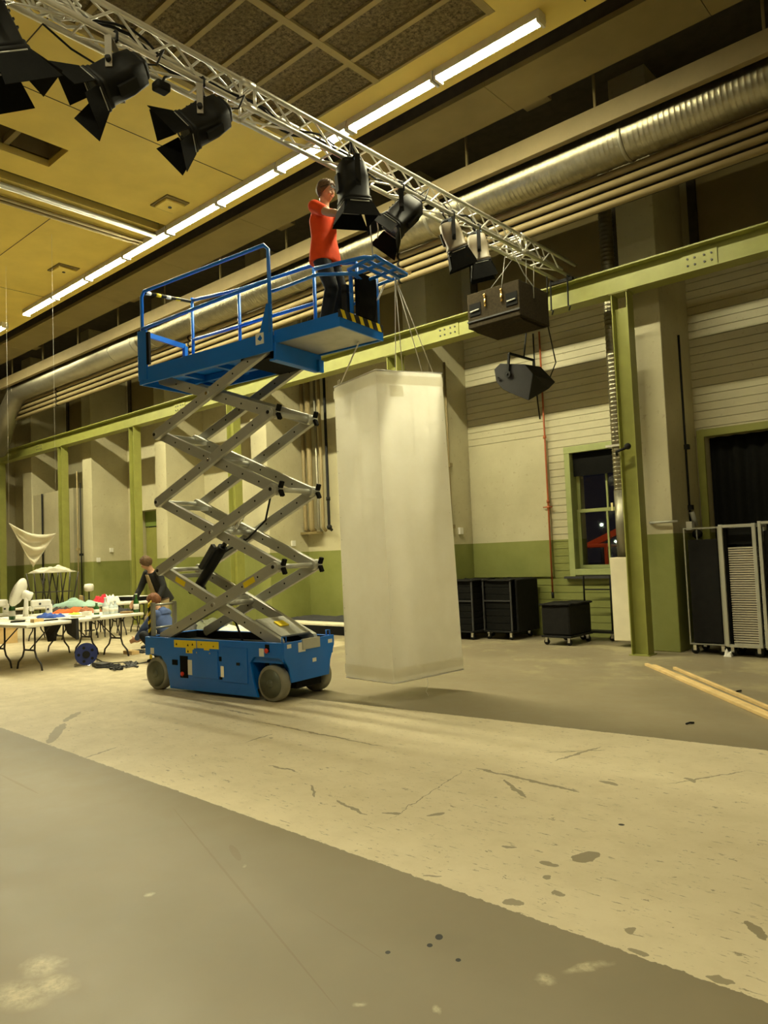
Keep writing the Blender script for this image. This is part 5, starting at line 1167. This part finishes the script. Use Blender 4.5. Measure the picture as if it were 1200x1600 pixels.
MB().tube((0, 0, -ls.location.z+.02), (0, 0, -.9), .015).build('pole', BLACK, ls)
cr2 = empty('wooden_bench', at_z(4, 1001, 0), -.3, label='low yellow wooden bench under the tables at the left picture edge', cat='bench')
MB().bb(-.8, .8, -.25, .25, .30, .34).build('bench_top', PLY, cr2, bevel=.005); MB().bb(-.8, .8, -.25, -.22, .04, .30).build('front_board', PLY, cr2)
for x in (-.78, .74): MB().bb(x, x+.04, -.22, .22, 0, .3).build('end_board', PLY, cr2)
# reel, cables
rp = at_z(135, 1040, 0); rl = empty('cable_reel', rp, -2.03, label='dark blue cable reel standing on the floor under the tables', cat='cable reel')
Rr = Matrix.Rotation(PI/2, 3, 'X')
for s in (-1, 1): MB().tube((0, s*.069, .175), (0, s*.081, .175), .16, 32).build('reel_disc', mat('reel_blue', (.02, .035, .16), .5), rl)
MB().lathe([(.13, -.07), (.135, 0), (.13, .07)], 24, (0, 0, .175), Rr).build('wound_cable', BLACK, rl); MB().tube((0, .081, .175), (0, .092, .175), .055, 20).build('hub', BLACK, rl)
for k in range(5): MB().tube((.105*math.cos(k*1.257), .081, .175+.105*math.sin(k*1.257)), (.105*math.cos(k*1.257), .084, .175+.105*math.sin(k*1.257)), .022, 12).build('reel_socket', BLACK, rl)
MB().path([(-.17, -.12, .012), (.17, -.12, .012)], .012, 6).path([(-.17, .12, .012), (.17, .12, .012)], .012, 6).path([(-.17, -.12, .012), (0, -.11, .175)], .01, 6).path([(.17, -.12, .012), (0, -.11, .175)], .01, 6).build('stand', CHROME, rl)
random.seed(11)
for k, (px, py, s) in enumerate(((168, 1040, .30), (182, 1043, .24), (205, 1038, .34), (214, 1018, .3))):
    c_ = at_z(px, py, .02); pts = [(c_.x+s*math.cos(t*.55+k)*(.6+.4*math.sin(t*.31+k)), c_.y+s*.6*math.sin(t*.55)*(.6+.4*math.cos(t*.43)), .012+.02*((t*7) % 5)/5) for t in range(60)]
    tag(MB().path(pts, .010, 5).build('cable_tangle', BLACK if k != 2 else DGREY), 'tangle of black cable on the floor, ' + ['right of the blue reel', 'between the reel and the lift', 'grey one nearest the lift wheel', 'beside the feet of the man in the jacket'][k], 'cable', 'cable tangles on the floor')
pts = [at_z(px, py, .012) for px, py in ((145, 1026), (160, 1034), (175, 1036), (200, 1034), (215, 1037), (232, 1034), (244, 1031))]
tag(MB().path(pts, .008, 6).build('floor_cable', BLACK), 'thin black cable running from the reel to the lift', 'cable')
for k, (px, py, m, lab) in enumerate(((205, 1022, PLY, 'small yellow wooden block under the right end of the tables'), (158, 1042, DGREY, 'grey metal tray beside the blue reel'))):
    c_ = at_z(px, py, 0); tag(MB().box((c_.x, c_.y, .03), (.28, .14, .06)).build('floor_block' if k == 0 else 'metal_tray', m, bevel=.006), lab, 'block' if k == 0 else 'tray')
# bags and heap behind the lift
for k, (px, py, s, c, lab) in enumerate(((372, 989, (.9, .5), (.70, .68, .58), 'crumpled white plastic bag on the floor seen through the scissor arms'), (330, 985, (1.0, .6), (.14, .15, .09), 'olive jacket heap on the floor behind the scissor arms'), (296, 986, (.7, .5), (.05, .05, .05), 'black bag heap behind the lift next to the crouching person'))):
    crumple('floor_heap', px, py, s, mat('heap_%d' % k, c, .6, var=.15), lab, 'bag', z=-.002, h=.30 if k else .22, rz=.4, seed=50+k, pos=at_z(px, py, .002))
tag(MB().ball(tuple(at_z(335, 982, .11)), (.14, .14, .11)).build('white_helmet', WHITE), 'white round hat on top of the heap behind the scissor arms', 'hat') 
# low stage riser left of the tower
sr_ = empty('stage_riser', (-10.6, 10.4, 0), 0, label='low black stage riser with a pale top board between lift and tower', cat='stage riser')
MB().bb(-12.3, -9.6, 9.97, 10.9, .0, .17).build('riser_box', BLACKM, sr_, world=True); MB().bb(-12.3, -9.6, 9.97, 10.9, .17, .20).build('riser_top', mat('pale_board', (.70, .64, .46), .6), sr_, world=True)
crumple('black_cloth', 0, 0, (2.4, .5), clothm('black', (.02, .02, .02)), 'black cloth lying along the back of the low stage riser', 'cloth', h=.12, seed=61, pos=(-11.0, 10.62, .202))

# ================================================================= TROLLEYS
def caster(par, x, y, r=.045):
    w_ = MB().lathe([(.012, -.014), (r, -.014), (r+.003, 0), (r, .014), (.012, .014)], 14, (x, y, r+.003), Matrix.Rotation(PI/2, 3, 'X')).build('caster', BLACK, par)
    MB().bb(x-.02, x+.02, y-.022, y-.017, r, r*2.2+.02).bb(x-.02, x+.02, y+.017, y+.022, r, r*2.2+.02).bb(x-.025, x+.025, y-.025, y+.025, r*2.2+.015, r*2.2+.025).build('caster_fork', CHROME, w_)
COVER = mat('black_cover', (.008, .0075, .0065), .8, spec=.2, var=.25, scale=9, bump=.4, bscale=12)
def covered_trolley(x0, x1, y0, y1, h, label, nstack=0, tilt=0):
    o = empty('covered_trolley', ((x0+x1)/2, (y0+y1)/2, 0), tilt, label=label, cat='trolley', group='black trolleys along the wall')
    w, d = (x1-x0)/2, (y1-y0)/2
    for x in (-w+.06, w-.06):
        for y in (-d+.06, d-.06): caster(o, x, y)
    MB().bb(-w, w, -d, d, .12, .15).build('trolley_base', BLACK, o, bevel=.005)
    if nstack:
        for k in range(nstack):
            zz = .15+(h-.19)*k/nstack; MB().bb(-w+.04, w-.04, -d+.02, d-.02, zz+.004, zz+(h-.19)/nstack).build('stacked_seat', BLACKM, o, bevel=.008)
        for x in (-w+.01, w-.01):
            for y in (-d+.01, d-.01): MB().bb(x-.012, x+.012, y-.012, y+.012, .15, h-.02).build('corner_post', DGREY, o)
        MB().bb(-w, w, -d, -d+.02, h*.62, h*.62+.02).build('front_strap', DGREY, o)
    else:
        MB().bb(-w+.01, w-.01, -d+.01, d-.01, .15, h-.04).build('load', COVER, o, bevel=.03)
    MB().grid(lambda u, v: Vector(((u*2-1)*(w+.01), (v*2-1)*(d+.01), h-.03+.025*mnoise.noise(Vector((u*4+x0, v*4, 1))))), 12, 12).build('cover_sheet', COVER, o, solid=.02)
    return o
covered_trolley(-7.86, -7.24, 10.30, 11.0, 1.03, 'black stacked trolley half hidden behind the fabric tower', 8, 0)
covered_trolley(-7.18, -6.62, 10.52, 11.22, 1.02, 'black covered trolley in the corner with an open front of stacked seats', 7, .0)
MB  # flat panel leaning against its side
o = tag(MB().bb(-6.595, -6.55, 10.60, 11.28, .12, .99).build('black_flat_panel', COVER, bevel=.02), 'black flat panel standing against the right side of the corner trolleys', 'mat')
o.rotation_euler = (0, 0, 0)
t2 = covered_trolley(-5.92, -5.42, 10.22, 10.95, .66, 'small black covered trolley under the window', 0, 0.0)
hb = MB(); 
hb.path([(-.40+.5, .45, .15), (.10, .46, 1.02), (.55, .46, 1.02), (.55, .45, .12)], .016, 8).path([(.10, .458, .80), (.55, .458, .80)], .012, 6)
o = empty('push_cart', (-5.70, 10.62, 0), 0, label='black push cart with a tubular handle behind the small covered trolley', cat='cart')
hb.build('handle_frame', BLACK, o); MB().bb(.0, .62, .37, .60, .12, .15).build('cart_deck', BLACK, o)
for x in (.06, .56): caster(o, x, .42); caster(o, x, .56)

def cage(x, y, w, d, h, m, label, bar=.012, slats=0, inner=None, tilt=0):
    o = empty('cage_trolley', (x, y, 0), tilt, label=label, cat='trolley', group='tall wheeled cages by the wide door')
    for sx in (-w/2, w/2):
        for sy in (-d/2, d/2): MB().bb(sx-bar, sx+bar, sy-bar, sy+bar, .13, h).build('post', m, o, bevel=.003)
    for z in (.14, h-bar):
        for sy in (-d/2, d/2): MB().bb(-w/2, w/2, sy-bar*.8, sy+bar*.8, z-bar*.8, z+bar*.8).build('rail', m, o)
        for sx in (-w/2, w/2): MB().bb(sx-bar*.8, sx+bar*.8, -d/2, d/2, z-bar*.8, z+bar*.8).build('rail', m, o)
    for sx in (-w/2+.04, w/2-.04):
        for sy in (-d/2+.05, d/2-.05): caster(o, sx, sy, .05)
    MB().bb(-w/2, w/2, -d/2, d/2, .125, .135).build('floor_plate', DGREY, o)
    if inner: MB().bb(-w/2+.03, w/2-.03, -d/2+.03, d/2-.03, .15, inner).build('load', COVER, o, bevel=.01)
    if slats:
        s0 = None
        for k in range(slats):
            z = .16+(1.42-.16)*k/slats
            if s0 is None: s0 = MB().bb(-w/2+.065, w/2-.03, -d/2+.03, d/2-.05, -.010, .010).build('stacked_tray', mat('grey_tray_edge', (.42, .38, .29), .45, var=.08), o, bevel=.004); c_ = s0
            else: c_ = s0.copy(); COL.objects.link(c_)
            c_.location = (0, 0, z)
        MB().bb(-w/2+.02, -w/2+.05, -d/2+.03, d/2-.03, .16, h-.06).bb(-w/2+.05, w/2-.03, -d/2+.1, d/2-.06, 1.44, h-.05).build('dark_lining', BLACKM, o)
    return o
CAGE = mat('cage_metal', (.42, .42, .36), .4, .6, var=.08); CAGE2 = mat('cage_aluminium', (.58, .58, .50), .35, .6, var=.06)
cage(-3.42, 10.42, .44, .5, 1.68, CAGE, 'tall narrow cage on wheels with a black load, nearest the pier', .009, inner=1.52)
cage(-2.96, 10.40, .40, .5, 1.70, CAGE2, 'tall aluminium cage on wheels holding a stack of grey trays', .022, slats=42)
cage(-2.48, 10.40, .42, .5, 1.72, CAGE2, 'tall aluminium cage on wheels cut off by the right picture edge', .02, inner=1.6)
o = crumple('white_rag', 1139, 1018, (.10, .08), CORD, 'small white rag hanging by the casters of the tray cage', 'rag', h=.10, seed=71, pos=at_z(1138, 1026, .002))

# planks and small litter on the floor
for k, ((ax, ay), (bx, by), w_, lab) in enumerate((((1010, 1040), (1230, 1136), .045, 'pale wooden batten on the floor, nearest of three'), ((1022, 1041), (1230, 1130), .045, 'pale wooden batten on the floor, lying against the nearest one'), ((1054, 1046), (1230, 1121), .04, 'pale wooden batten on the floor, farthest of three'))):
    a = at_z(ax, ay, 0); b_ = at_z(bx, by, 0); d = b_-a; a = Vector((a.x, a.y, .016)); b_ = Vector((b_.x, b_.y, .016))
    if k == 1: off = Vector((-d.y, d.x, 0)).normalized()*.05; p3 = at_z(1010, 1040); a = Vector((p3.x, p3.y, .016))+off+d.normalized()*.12; b_ = a+(d.normalized())*2.9
    tag(MB().bar(a, b_, w_, .030).build('wooden_batten', WOODL, bevel=.003), lab, 'batten', 'battens on the floor')
for k, (px, py, qx, qy) in enumerate(((1145, 1083, 1158, 1079), (1072, 1131, 1084, 1129))):
    a = at_z(px, py, .01); b_ = at_z(qx, qy, .01); tag(MB().path([a, (a+b_)/2+Vector((0, .01, .004)), b_], .008, 6).build('litter_scrap', BLACK), 'tiny black scrap on the floor ' + ('beside the pale battens' if k == 0 else 'between the battens and the cream strip'), 'scrap')
